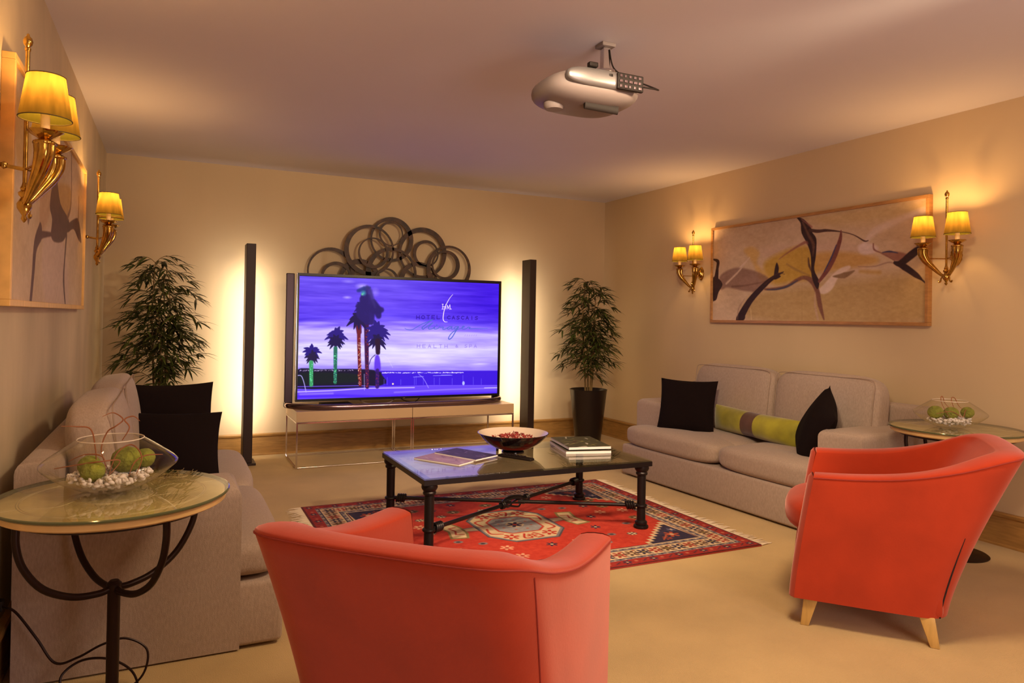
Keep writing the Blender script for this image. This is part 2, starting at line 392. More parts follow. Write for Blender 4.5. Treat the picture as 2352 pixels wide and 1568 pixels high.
# ------------------------------------------------------------------ television, console, lamps on the back wall
def tv_picture():
    c = Canvas(720, 405, [(40, 68), (2262, 155), (2240, 1388), (28, 1452)]); h, w = c.h, c.w
    ys = c.Y/(h-1); xs = c.X/(w-1)
    stops = [(0, (98, 74, 222)), (.18, (92, 62, 222)), (.33, (86, 58, 226)), (.40, (128, 100, 238)), (.46, (190, 172, 250)), (.54, (170, 150, 246)), (.60, (214, 205, 253)), (.68, (196, 182, 250)), (.78, (140, 116, 240)), (.84, (110, 84, 232)), (1, (90, 60, 230))]
    c.noise(3, 14, .17, 3); yy = np.clip(ys+c.nz*.35, 0, 1)
    for k in range(3): c.im[..., k] = np.interp(yy, [s[0] for s in stops], [s[1][k] for s in stops])/255
    rightdark = np.clip((xs-.45)/.5, 0, 1)*np.clip((.42-ys)/.2, 0, 1); c.blend(rightdark*.85, (52, 8, 208))
    c.blend(np.clip((xs-.6)/.4, 0, 1)*np.clip(1-abs(ys-.72)/.25, 0, 1)*.35, (120, 90, 232))
    c.noise(5, 40, .25, 5); c.im += c.nz[..., None]*.35
    for (x, y, rx, ry, a) in [(570, 310, 60, 22, .55), (735, 185, 90, 40, .6), (880, 250, 60, 60, .3), (580, 130, 90, 25, .3), (2050, 1060, 160, 18, .6), (1500, 800, 520, 50, .3), (1250, 590, 300, 20, .35), (250, 600, 260, 26, .4), (220, 830, 230, 60, .35)]: c.ell((x, y), rx, ry, (226, 215, 255), a, 1)
    # sea and promenade
    c.poly([(20, 1135), (2260, 1135), (2260, 1300), (20, 1330)], (54, 16, 205), 1, 3, False)
    c.poly([(20, 1120), (300, 1115), (640, 1112), (900, 1130), (960, 1180), (940, 1300), (20, 1330)], (14, 10, 38), .95, 4)
    c.poly([(60, 1160), (400, 1150), (700, 1180), (700, 1260), (60, 1280)], (12, 34, 22), .6, 8)
    c.poly([(20, 1345), (800, 1325), (1500, 1300), (2260, 1310), (2260, 1470), (20, 1470)], (96, 62, 240), 1, 3, False)
    c.stroke([(25, 1368), (400, 1355), (780, 1330), (1320, 1322)], 12, (196, 175, 255), .9, 2, False)
    c.stroke([(20, 1310), (700, 1300), (1000, 1312), (1500, 1300), (2245, 1300)], 8, (120, 88, 240), .9, 2, False)
    c.stroke([(1100, 1375), (1700, 1345), (2240, 1330)], 14, (150, 125, 250), .7, 4, False)
    c.stroke([(2100, 1328), (2240, 1325)], 8, (214, 200, 255), .9, 2, False)
    c.stroke([(20, 1420), (500, 1410), (900, 1425), (1400, 1400), (2240, 1385)], 26, (62, 20, 226), .8, 8, False)
    c.stroke([(60, 1395), (420, 1385)], 14, (190, 170, 255), .5, 6, False)
    rr = random.Random(4)
    for i in range(150): x = 960+900*rr.random()**1.1; c.stroke([(x, 1155+rr.uniform(-6, 8)), (x+rr.uniform(4, 16), 1157)], 5, (226, 214, 255), .8, 1, False)
    for i in range(70): x = rr.uniform(40, 640); c.stroke([(x, 1128+rr.uniform(-8, 10)), (x+7, 1130)], 4, (205, 180, 235), .7, 1, False)
    for x in (985, 1020, 1170, 1320, 1340, 1420, 1540, 1600, 1740, 1860, 1975, 2065): c.stroke([(x, 1195+rr.uniform(-10, 40)), (x, 1290)], 6, (110, 100, 245), .7, 2, False)
    for a_, b_ in (((1310, 1205), (1420, 1200)), ((1530, 1190), (1740, 1185)), ((1620, 1183), (1720, 1183))): c.stroke([a_, b_], 6, (150, 140, 250), .9, 1, False)
    c.ell((1866, 1275), 18, 28, (180, 190, 255), .9); c.ell((1083, 1281), 12, 12, (255, 215, 180), 1)
    # palms
    def crown(cx, cy, r, col, n=15, seed=0, droop=.25, wd=.17):
        q = random.Random(seed)
        for i in range(n):
            a = 2*PI*i/n+q.uniform(-.15, .15); L = r*q.uniform(.75, 1.1); ex, ey = cx+L*math.cos(a), cy+L*math.sin(a)*.9+abs(math.cos(a))*r*droop
            c.stroke([(cx, cy), ((cx+ex)/2, (cy+ey)/2-r*.12), (ex, ey)], [r*wd*1.3, r*wd*2, r*wd*.3], col, 1, 2)
        c.ell((cx, cy), r*.5, r*.5, col, 1, .3)
    dk, nv = (24, 14, 70), (36, 20, 118)
    def dots(x, y0, y1, wd, cols, n, seed):
        q = random.Random(seed)
        for i in range(n):
            yy_ = q.uniform(y0, y1); c.ell((x+q.uniform(-wd, wd), yy_), q.uniform(4, 8), q.uniform(4, 8), q.choice(cols), .9, .8)
    crown(185, 920, 105, nv, 13, 1); crown(190, 980, 85, (30, 22, 64), 11, 11); c.stroke([(178, 1040), (180, 1170), (182, 1290)], [46, 40, 40], (58, 150, 96), 1, 3); dots(180, 1060, 1290, 16, [(120, 240, 150), (30, 120, 80), (110, 220, 190)], 40, 1)
    crown(455, 740, 120, nv, 15, 2); crown(450, 810, 100, dk, 11, 12); c.stroke([(445, 880), (445, 1265)], [42, 34], (34, 100, 84), 1, 3); dots(445, 930, 1265, 15, [(120, 245, 170), (40, 60, 110), (90, 220, 150)], 60, 2)
    c.stroke([(690, 560), (705, 700)], [70, 56], (70, 22, 60), 1, 4); c.stroke([(702, 640), (705, 900), (722, 1290)], [46, 36, 36], (104, 26, 40), 1, 3); dots(712, 760, 1290, 16, [(255, 190, 140), (240, 90, 50), (110, 20, 70), (255, 235, 200)], 110, 3)
    c.stroke([(785, 540), (790, 900), (800, 1315)], [60, 46, 40], (58, 16, 66), 1, 3); dots(795, 660, 1310, 18, [(220, 70, 50), (60, 18, 90), (150, 36, 60)], 80, 4)
    crown(690, 545, 130, dk, 9, 5, .5); crown(745, 420, 100, nv, 11, 6, .2)
    for q_ in [[(740, 330), (760, 430), (790, 590)], [(800, 300), (830, 450), (840, 590)], [(770, 230), (760, 330), (760, 440)], [(700, 400), (720, 500), (760, 560)], [(860, 360), (900, 440), (920, 520)], [(830, 430), (880, 450), (950, 450)]]: c.stroke(q_, [60, 95, 60], (32, 18, 96), .95, 6)
    c.stroke([(690, 235), (760, 215), (820, 200)], [30, 60, 20], (30, 44, 120), .9, 6); c.ell((750, 262), 42, 38, (70, 190, 190), .85, 1); c.ell((738, 275), 20, 18, (120, 225, 160), .8, 1)
    c.stroke([(790, 190), (815, 240), (850, 330), (880, 420)], [30, 60, 40, 14], (48, 36, 110), .8, 8)
    crown(900, 690, 140, nv, 15, 8, .4); crown(905, 790, 110, dk, 9, 9, .5); c.stroke([(910, 800), (915, 930)], [60, 50], (36, 12, 44), 1, 4)
    c.stroke([(885, 955), (840, 1000), (820, 1060)], 8, (50, 30, 100), 1, 2); c.poly([(885, 975), (930, 975), (945, 1130), (880, 1130)], (82, 40, 214), .9, 5)
    c.stroke([(910, 1130), (910, 1310)], [40, 46], (44, 12, 100), .9, 3); dots(910, 1170, 1310, 18, [(160, 50, 60), (70, 20, 120)], 30, 5)
    c.stroke([(30, 1185), (70, 1190), (100, 1260), (125, 1370)], 9, (175, 160, 235), .9, 2); c.stroke([(1370, 1175), (1420, 1220), (1478, 1325)], 7, (165, 150, 250), .8, 2)
    c.stroke([(930, 960), (1010, 980), (1080, 1100)], 4, (220, 210, 250), .5, 2); c.stroke([(765, 1170), (768, 1350)], 5, (190, 180, 240), .8, 1)
    # lettering
    FNT = {'H': [[(0, 0), (0, 1)], [(1, 0), (1, 1)], [(0, .5), (1, .5)]], 'O': [[(.5, 0), (1, .25), (1, .75), (.5, 1), (0, .75), (0, .25), (.5, 0)]], 'T': [[(0, 0), (1, 0)], [(.5, 0), (.5, 1)]],
           'E': [[(1, 0), (0, 0), (0, 1), (1, 1)], [(0, .5), (.8, .5)]], 'L': [[(0, 0), (0, 1), (1, 1)]], 'C': [[(1, .15), (.5, 0), (0, .3), (0, .7), (.5, 1), (1, .85)]], 'A': [[(0, 1), (.5, 0), (1, 1)], [(.2, .65), (.8, .65)]],
           'S': [[(1, .12), (.5, 0), (.05, .25), (.5, .5), (.95, .75), (.5, 1), (0, .88)]], 'I': [[(.5, 0), (.5, 1)]], 'P': [[(0, 1), (0, 0), (.9, .05), (.9, .5), (0, .55)]],
           '&': [[(1, 1), (.2, .25), (.5, 0), (.7, .25), (0, .7), (.35, 1), (1, .55)]], 'M': [[(0, 1), (.08, 0), (.5, .8), (.92, 0), (1, 1)]]}
    def text(s, x0, x1, y0, y1, col, wd, a=1, cap=.42, hh=None):
        n = len(s); stp = (x1-x0)/max(1, n-1+cap*0+1e-9)
        for i, ch in enumerate(s):
            if ch not in FNT: continue
            cx = x0+stp*i; cy = y0+(y1-y0)*i/max(1, n-1); ch_w = cap*hh
            for ln in FNT[ch]: c.stroke([(cx+(px-.5)*ch_w*1.1, cy+(py-.5)*hh) for px, py in ln], wd, col, a, 1.0, False)
    text('HOTEL', 1358, 1585, 533, 533, (42, 8, 150), 9, .95, .75, 38); text('CASCAIS', 1702, 2010, 536, 542, (42, 8, 150), 9, .95, .75, 36)
    text('HEALTH', 1365, 1672, 857, 860, (140, 118, 206), 8, .75, .75, 36); text('&', 1790, 1800, 858, 858, (140, 118, 206), 8, .75, .75, 32); text('SPA', 1893, 1998, 858, 858, (140, 118, 206), 8, .75, .75, 34)
    c.stroke([(1345, 818), (2010, 825)], 4, (150, 130, 214), .5, 1, False)
    for i in range(6): c.stroke([(1880+25*i, 744), (1888+25*i, 730)], 6, (150, 120, 205), .7, 1, False)
    k = 4.9/9.8; K = lambda L: [(1176+px*k, 196+py*k) for px, py in L]   # logo, traced in its own frame
    sc_ = (74, 92, 190)
    c.stroke(K([(1140, 160), (1080, 230), (1010, 350), (960, 470), (930, 620), (925, 720), (960, 775), (1020, 780)]), [4, 6, 8, 9, 10, 10, 8, 4], (232, 205, 228), 1, 1)
    for L in ([(915, 380), (915, 490)], [(985, 380), (975, 490)], [(905, 440), (985, 435)], [(1010, 490), (1020, 400), (1045, 480), (1075, 390), (1085, 490)], [(895, 490), (935, 490)], [(1065, 490), (1110, 490)], [(900, 380), (930, 380)]): c.stroke(K(L), 6, (236, 216, 240), 1, 1, False)
    for L, w_ in (([(70, 920), (120, 950), (220, 960), (330, 900), (450, 830), (600, 770), (690, 725)], [3, 5, 6, 7]), ([(690, 728), (560, 820), (455, 910), (480, 945)], [7, 8, 8]), ([(480, 945), (600, 860), (700, 790), (640, 850), (600, 900), (610, 942), (690, 930), (740, 890)], [7, 6, 6, 7]),
                  ([(745, 885), (725, 935), (790, 935), (850, 890)], 6), ([(850, 890), (870, 905), (930, 895), (915, 940), (960, 945), (1060, 890)], 6), ([(1130, 885), (1060, 890), (1020, 930), (1050, 945), (1120, 900), (1110, 940), (1150, 940)], 6),
                  ([(1270, 885), (1200, 890), (1170, 930), (1210, 940), (1270, 890), (1200, 1000), (1130, 1120), (1070, 1170), (1045, 1145), (1100, 1050), (1200, 970), (1340, 920)], [6, 7, 8, 8, 7, 5]), ([(1340, 920), (1400, 885), (1360, 880), (1350, 935), (1420, 940), (1480, 900)], 6),
                  ([(1480, 895), (1530, 905), (1500, 930), (1560, 935), (1650, 930), (1800, 930), (1920, 925)], [6, 6, 5, 3])): c.stroke(K(L), [x_*1.45 for x_ in (w_ if isinstance(w_, list) else [w_, w_])], sc_, 1, 1)
    c.ell(K([(783, 850)])[0], 9, 9, sc_, 1)
    return c
def make_tv():
    t = thing('television', 'large flat television showing palm trees at a purple dusk on the low console', 'television', (2.43, -.5, .475))
    X0, X1, Z0, Z1 = 1.493-2.43, 3.421-2.43, .530-.475, 1.637-.475
    bm = box(B(), (X0, .004, Z0), (X1, .055, Z1), .006); box(bm, (X0+.35, .055, Z0+.18), (X1-.35, .10, Z1-.3), .02); obj('casing', bm, M_tvb, t, True)
    bz = obj('bezel', None or ring_frame(X0, X1, Z0, Z1, .017, -.006, .008), M_tvb, t)
    c = tv_picture(); x0, x1, z0, z1 = X0+.017, X1-.043+.02, Z0+.020, Z1-.026
    me = c.mesh('screen', (x0, 0, z1), (x1, 0, z1), (x1, 0, z0), (x0, 0, z0)); mesh_obj('screen', me, attr_mat('lit_screen', .4, SCREEN_E), t)
    for s, x in ((-1, X0-.003), (1, X1-.001)): obj('chrome_edge', box(B(), (x, -.004, Z0+.01), (x+.004, .05, Z1-.002)), M_chrome, t)
    # stand: uprights behind the panel and a bar that bows forward on the console top
    for s in (-1, 1):
        xa = s*(.985); obj('stand_upright', box(B(), (xa-.035, .06, 0.0), (xa+.035, .10, Z1-.002), .006), M_tvg, t)
    pts = [(-1.0, .07, .0245), (-.985, -.02, .0245), (-.80, -.17, .0245), (-.55, -.225, .0245), (0, -.235, .0245), (.55, -.225, .0245), (.80, -.17, .0245), (.985, -.02, .0245), (1.0, .07, .0245)]
    bm = B(); P = smoothpts(pts, 6); sweep(bm, P, .024, 12, flat=.66)
    obj('stand_bar', bm, M_tvg2, t, True)
    for s in (-1, 1): obj('stand_foot', box(B(), (s*.99-.03, .03, 0), (s*.99+.03, .12, .05), .008), M_tvg, t)
    obj('emblem', caplathe(B(), [(.012, 0), (.014, .004)], 12, (0.03, -.004, Z0+.006)), M_chrome, t)
    return t
def ring_frame(x0, x1, z0, z1, w, y0, y1):
    bm = B()
    for a, b in (((x0, y0, z0), (x1, y1, z0+w)), ((x0, y0, z1-w*1.3), (x1, y1, z1)), ((x0, y0, z0+w), (x0+w, y1, z1-w*1.3)), ((x1-w*1.3, y0, z0+w), (x1, y1, z1-w*1.3))): box(bm, a, b)
    return bm
M_tvg2 = mat('polished_gunmetal', (.22, .15, .17), .18, .9)
make_tv()
# console in two units
def console(x0, x1, label):
    t = thing('console_unit', label, 'console table', ((x0+x1)/2, -.445, 0), 0, 'low console units under the television'); hw = (x1-x0)/2-.002; d = .295; c_ = .007
    obj('top', box(B(), (-hw, -d, .388), (hw, d, .4745), .002), M_lam, t)
    for y in (-d, d-c_*2):
        for z in (0, .372):
            obj('rail', box(B(), (-hw+.014, y, z), (hw-.014, y+c_*2, z+c_*2), .002), M_chrome, t)
    for x in (-hw, hw-c_*2):
        for y in (-d, d-c_*2): obj('leg', box(B(), (x, y, 0), (x+c_*2, y+c_*2, .388), .002), M_chrome, t)
        for z in (0, .372): obj('rail', box(B(), (x, -d+.014, z), (x+c_*2, d-.014, z+c_*2), .002), M_chrome, t)
console(1.467, 2.469, 'low chrome-framed console unit with a beige top under the left half of the television')
console(2.469, 3.467, 'low chrome-framed console unit with a beige top under the right half of the television')
t = thing('set_top_box', 'small black receiver box on the console below the television', 'receiver', (1.84, -.50, .475))
obj('body', box(B(), (-.13, -.10, .004), (.13, .09, .034), .003), M_darkp, t); obj('front_panel', box(B(), (-.125, -.104, .008), (.125, -.10, .030)), M_tvg, t)
bm = B(); sweep(bm, smoothpts([(2.05, -.42, .545), (2.10, -.46, .50), (2.22, -.50, .487), (2.34, -.48, .50), (2.40, -.43, .535)], 6), .005, 6); tag(obj('cable', bm, M_whitep, smooth=True), 'pale cable drooping below the middle of the television', 'cable')
bm = B(); sweep(bm, smoothpts([(2.43, -.42, .545), (2.48, -.46, .505), (2.57, -.47, .49), (2.64, -.42, .525)], 6), .004, 6); tag(obj('cable', bm, M_darkp, smooth=True), 'black cable drooping just below the screen emblem', 'cable')

def pillar(x0, x1, label):
    t = thing('tower_lamp', label, 'lamp', ((x0+x1)/2, -.35, 0), 0, 'dark tower lamps beside the television'); w = (x1-x0)/2
    obj('post', box(B(), (-w, -.09, .02), (w, .09, 1.872), .003), M_pill, t)
    obj('foot', box(B(), (-w-.03, -.11, 0), (w+.03, .11, .02), .003), M_pill, t)
    obj('light_strip', box(B(), (-w*.5, .090, .25), (w*.5, .095, 1.70)), M_led, t)
    l = light('tower_light', 'AREA', ((x0+x1)/2, -.252, .98), PILLAR_W, PILLAR_C, .05, ((x0+x1)/2, 0, .98), 1.4)
    l.data.size = .05; l.data.size_y = 1.4
    e = (Vector((0, 1, 0))).to_track_quat('-Z', 'Z').to_euler(); l.rotation_euler = e
pillar(1.082, 1.158, 'tall dark slab tower lamp glowing backwards, left of the television')
pillar(3.768, 3.839, 'tall dark slab tower lamp glowing backwards, right of the television')

# ring sculpture
t = thing('ring_sculpture', 'bronze wall sculpture of interlocking rings above the television', 'wall sculpture', (2.43, 0, 1.85))
rings = [(1.869, 1.690, .224, .030), (1.914, 1.640, .143, .022), (2.223, 1.907, .243, .032), (2.259, 1.880, .149, .022), (2.449, 2.026, .217, .033), (2.435, 2.080, .121, .016), (2.443, 1.690, .255, .042), (2.392, 1.62, .121, .022),
         (2.766, 1.914, .250, .036), (2.794, 1.905, .134, .024), (3.036, 1.760, .238, .038), (2.998, 1.798, .150, .030), (2.14, 1.62, .20, .034), (2.72, 1.62, .20, .036)]
for i, (x, z, r, w) in enumerate(rings):
    bm = B(); n = 44; yb = -.052-.012*(i % 4); ph = i*1.7; V = []
    for k in range(n):
        a = 2*PI*k/n; ww = w*1.22*(.80+.34*math.cos(a-ph)); ri = r-ww
        V.append([bm.verts.new((x-2.43+q*math.cos(a), y, z-1.85+q*math.sin(a))) for q, y in ((ri, yb), (r, yb), (r, yb-.007), (ri, yb-.007))])
    for k in range(n):
        A, C_ = V[k], V[(k+1) % n]
        for j in range(4): bm.faces.new((A[j], A[(j+1) % 4], C_[(j+1) % 4], C_[j]))
    obj('ring', bm, M_ring, t, True, 30)
for x, z in ((2.0, 1.62), (2.43, 1.835), (2.86, 1.66)): obj('wall_spacer', box(B(), (x-2.43-.01, -.055, z-1.85-.01), (x-2.43+.01, -.001, z-1.85+.01)), M_ironb, t)

# ------------------------------------------------------------------ paintings
def painting_right():
    c = Canvas(600, 252, [(65, 365), (2218, 62), (2203, 1318), (60, 1298)])
    c.im[:] = np.array((198, 172, 146))/255; c.noise(4, 3, .12, 2); c.im += c.nz[..., None]*np.array([.7, .8, 1.])
    cream, yel, pink, wht, dk, br, mv = (196, 168, 112), (186, 146, 46), (196, 160, 148), (216, 196, 196), (44, 22, 18), (104, 70, 54), (126, 92, 80)
    c.poly([(480, 1300), (500, 1020), (900, 960), (1500, 880), (2200, 850), (2210, 1320)], (176, 144, 84), .7, 30)
    c.poly([(980, 240), (1500, 150), (2200, 80), (2100, 240), (1500, 320), (1200, 330)], (190, 158, 96), .5, 25)
    c.poly([(560, 560), (900, 520), (1100, 480), (1500, 520), (1700, 640), (1560, 780), (1150, 720), (700, 700)], (198, 168, 150), .7, 20)
    c.poly([(600, 700), (760, 600), (1000, 530), (1100, 640), (1110, 850), (900, 900), (700, 930), (600, 820)], yel, .85, 14)
    c.poly([(380, 580), (460, 540), (540, 600), (520, 720), (700, 900), (560, 900), (470, 700)], (198, 156, 80), .7, 10)
    c.poly([(1110, 620), (1400, 600), (1700, 650), (1720, 720), (1500, 760), (1250, 800), (1120, 790)], (190, 144, 66), .75, 12)
    c.stroke([(1560, 800), (1750, 812)], [20, 26], (184, 140, 60), .7, 8)
    c.stroke([(2220, 170), (1900, 300), (1700, 400), (1600, 520)], [40, 50, 60, 30], wht, .55, 8); c.poly([(1545, 530), (1640, 510), (1740, 560), (1700, 610), (1600, 630), (1545, 600)], wht, .8, 6)
    c.poly([(1130, 1000), (1190, 940), (1330, 790), (1440, 740), (1460, 770), (1350, 850), (1280, 980), (1200, 1030)], (222, 200, 190), .9, 4)
    c.stroke([(190, 920), (330, 770), (440, 650)], [30, 24, 8], (214, 192, 180), .8, 3)
    c.poly([(130, 850), (220, 780), (330, 755), (520, 800), (640, 880), (560, 1000), (400, 1000), (220, 960), (140, 980)], mv, .75, 6)
    c.poly([(200, 900), (330, 850), (540, 900), (500, 960), (330, 940)], (150, 116, 100), .6, 8); c.stroke([(200, 920), (330, 790), (440, 650)], [22, 18, 6], (206, 180, 160), .9, 3); c.stroke([(260, 950), (400, 940), (600, 900)], [20, 16, 6], br, .7, 4)
    c.poly([(62, 860), (120, 870), (160, 930), (120, 1010), (100, 1080), (75, 1100), (62, 1080)], dk, 1, 2)
    c.stroke([(60, 665), (110, 690), (105, 760), (95, 860)], [10, 40, 36, 60], dk, 1, 2)
    # legs of the big mark
    c.stroke([(340, 1290), (380, 1210), (460, 1080), (600, 930), (700, 850), (790, 800)], [90, 80, 64, 50, 34, 6], dk, 1, 2); c.ell((370, 1265), 38, 40, dk, 1, .2)
    c.poly([(690, 850), (700, 760), (720, 705), (740, 760), (735, 820), (760, 850), (700, 880)], dk, 1, 2); c.stroke([(600, 930), (720, 820), (800, 825)], [16, 8, 4], (70, 40, 30), .8, 2); c.stroke([(320, 1290), (330, 1180), (390, 1080)], [8, 20, 6], (160, 130, 110), .7, 4)
    c.stroke([(600, 980), (700, 975), (820, 950), (920, 890), (1000, 860), (1080, 900), (1130, 1000), (1160, 1150), (1200, 1290)], [18, 26, 26, 34, 34, 50, 46, 44, 12], (120, 76, 60), .9, 3)
    c.stroke([(620, 985), (720, 980), (830, 950), (930, 890)], [8, 16, 18, 10], (58, 64, 92), .8, 2); c.stroke([(1110, 1010), (1110, 1150), (1140, 1290)], [6, 24, 20], (190, 158, 136), .8, 3)
    c.poly([(920, 240), (990, 260), (1060, 340), (1080, 400), (1120, 470), (1115, 640), (1100, 780), (1150, 900), (1130, 980), (1075, 850), (1065, 640), (1030, 520), (970, 400), (960, 300)], dk, 1, 2)
    c.stroke([(980, 290), (1040, 420), (1090, 520), (1085, 640)], [14, 26, 30, 8], (112, 76, 54), .8, 4); c.stroke([(970, 260), (1070, 340)], [10, 20], (150, 96, 84), .8, 3)
    c.stroke([(1050, 370), (1130, 385), (1230, 378), (1380, 395), (1500, 430), (1600, 490), (1640, 485)], [24, 30, 22, 6, 7, 12, 6], (70, 42, 34), .95, 1.5)
    c.stroke([(1368, 380), (1360, 470), (1310, 620), (1240, 770), (1150, 900)], [8, 34, 50, 46, 26], (118, 66, 58), 1, 2); c.stroke([(1320, 530), (1270, 660), (1200, 800)], [8, 14, 8], (50, 50, 100), .9, 2)
    c.stroke([(740, 670), (850, 590), (1000, 500), (1030, 510)], [6, 14, 26, 20], (140, 84, 72), .8, 3); c.stroke([(820, 720), (900, 770), (1050, 840)], [14, 20, 12], (150, 116, 60), .8, 4)
    c.stroke([(1040, 660), (1050, 740), (1090, 830)], [10, 22, 8], (64, 36, 26), .8, 3)
    c.stroke([(1290, 850), (1400, 840), (1500, 795)], [8, 50, 10], (136, 106, 76), 1, 3)
    c.stroke([(1690, 520), (1700, 580), (1780, 620), (1900, 690)], [10, 14, 8, 10], (130, 80, 70), .8, 2); c.poly([(1770, 615), (1900, 600), (2000, 620), (2060, 650), (1950, 700), (1850, 660)], (140, 90, 76), .85, 4); c.stroke([(1780, 610), (1850, 600), (1930, 615)], [6, 14, 6], (52, 52, 90), .9, 2)
    c.stroke([(1540, 750), (1700, 750), (1860, 710), (1980, 780)], [6, 8, 10, 6], (150, 118, 104), .8, 2)
    c.stroke([(1900, 715), (1960, 720), (2060, 640), (2130, 590), (2240, 560)], [20, 50, 60, 56, 30], dk, 1, 2); c.stroke([(1900, 710), (2000, 760), (2110, 840), (2170, 890), (2215, 935)], [16, 50, 40, 12, 6], dk, 1, 2)
    c.stroke([(2130, 540), (2200, 545)], [24, 20], (90, 66, 50), .9, 3)
    c.stroke([(975, 560), (978, 1300)], 5, (150, 120, 70), .4, 1, False); c.stroke([(455, 1180), (462, 1295)], 8, (224, 200, 150), .8, 2, False)
    c.noise(60, 40, .06, 9); c.im += c.nz[..., None]*.7
    return c
def painting_left():
    c = Canvas(560, 230, [(138, -638), (742, 345), (712, 1505), (97, 1478)]); c.sc = 560/630.; 
    c.im[:] = np.array((190, 162, 128))/255; c.noise(4, 3, .12, 12); c.im += c.nz[..., None]*np.array([.7, .8, 1.])
    dk, br = (86, 52, 34), (124, 86, 58)
    c.poly([(400, 900), (560, 950), (600, 1500), (420, 1500)], (196, 168, 152), .7, 14); c.poly([(150, 60), (250, 40), (240, 520), (150, 600)], (200, 180, 160), .6, 10)
    c.poly([(520, 460), (620, 470), (630, 640), (600, 740), (540, 640)], (176, 134, 72), .8, 6); c.poly([(380, 480), (470, 450), (440, 760), (370, 860)], (170, 128, 88), .6, 8)
    c.poly([(480, 420), (510, 400), (540, 620), (610, 760), (600, 860), (560, 950), (490, 960), (460, 900), (470, 760), (450, 640)], dk, 1, 2)
    c.poly([(330, 920), (370, 870), (480, 880), (500, 900), (400, 930), (350, 960)], dk, 1, 2)
    c.stroke([(370, 880), (330, 1000), (310, 1250), (290, 1480)], [26, 20, 16, 14], dk, 1, 2); c.stroke([(590, 900), (575, 1100), (565, 1290), (578, 1500)], [14, 10, 16, 8], dk, 1, 1.5)
    c.poly([(600, 800), (680, 740), (700, 800), (715, 950), (690, 930), (650, 840), (600, 870)], dk, 1, 2); c.stroke([(695, 560), (690, 740)], [8, 14], (140, 96, 50), .9, 2)
    c.stroke([(635, 190), (630, 600), (600, 740)], [10, 8, 10], br, .9, 1.5); c.stroke([(500, 80), (500, 380)], [12, 26], br, .8, 2); c.stroke([(300, 560), (270, 780)], [16, 10], dk, .8, 3)
    c.poly([(240, 440), (330, 200), (430, 160), (470, 420), (400, 560), (300, 600)], (150, 100, 70), .6, 8); c.poly([(150, -300), (260, -200), (300, 200), (180, 320)], (184, 140, 60), .6, 12)
    c.noise(60, 40, .06, 19); c.im += c.nz[..., None]*.7
    return c
def hang(name, c, x, y0, y1, z0, z1, side, label, mframe, dep=.04):
    """side=-1: on the right wall facing -x ; +1: on the left wall facing +x"""
    t = thing(name, label, 'painting', (x, (y0+y1)/2, (z0+z1)/2)); hy = abs(y1-y0)/2; hz = (z1-z0)/2; w = .022; xf = side*dep; xc = side*(dep-.012)
    def bx_(a, b): return box(B(), tuple(min(p, q) for p, q in zip(a, b)), tuple(max(p, q) for p, q in zip(a, b)), .002)
    for a, b in (((0, -hy, hz-w), (xf, hy, hz)), ((0, -hy, -hz), (xf, hy, -hz+w)), ((0, -hy, -hz+w), (xf, -hy+w, hz-w)), ((0, hy-w, -hz+w), (xf, hy, hz-w))): obj('frame_bar', bx_(a, b), mframe, t)
    ya = (hy-w)*(1 if side == -1 else -1)          # picture's left edge
    me = c.mesh('canvas', (xc, ya, hz-w), (xc, -ya, hz-w), (xc, -ya, -hz+w), (xc, ya, -hz+w)); mesh_obj('canvas', me, attr_mat(name+'_canvas', .55, bump=(90, .2, .002)), t)
    obj('backing', bx_((0, -hy+.005, -hz+.005), (xc-side*.004, hy-.005, hz-.005)), mframe, t)
hang('abstract_painting', painting_right(), RW, -3.791, -1.781, 1.272, 2.115, -1, 'wide abstract canvas with dark branching strokes on the wall above the right sofa', M_frame)
hang('abstract_painting', painting_left(), 0, -3.965, -1.83, 1.285, 2.118, 1, 'tall-looking abstract canvas with brown strokes on the left wall, behind the nearest sconce', M_framel, .04)

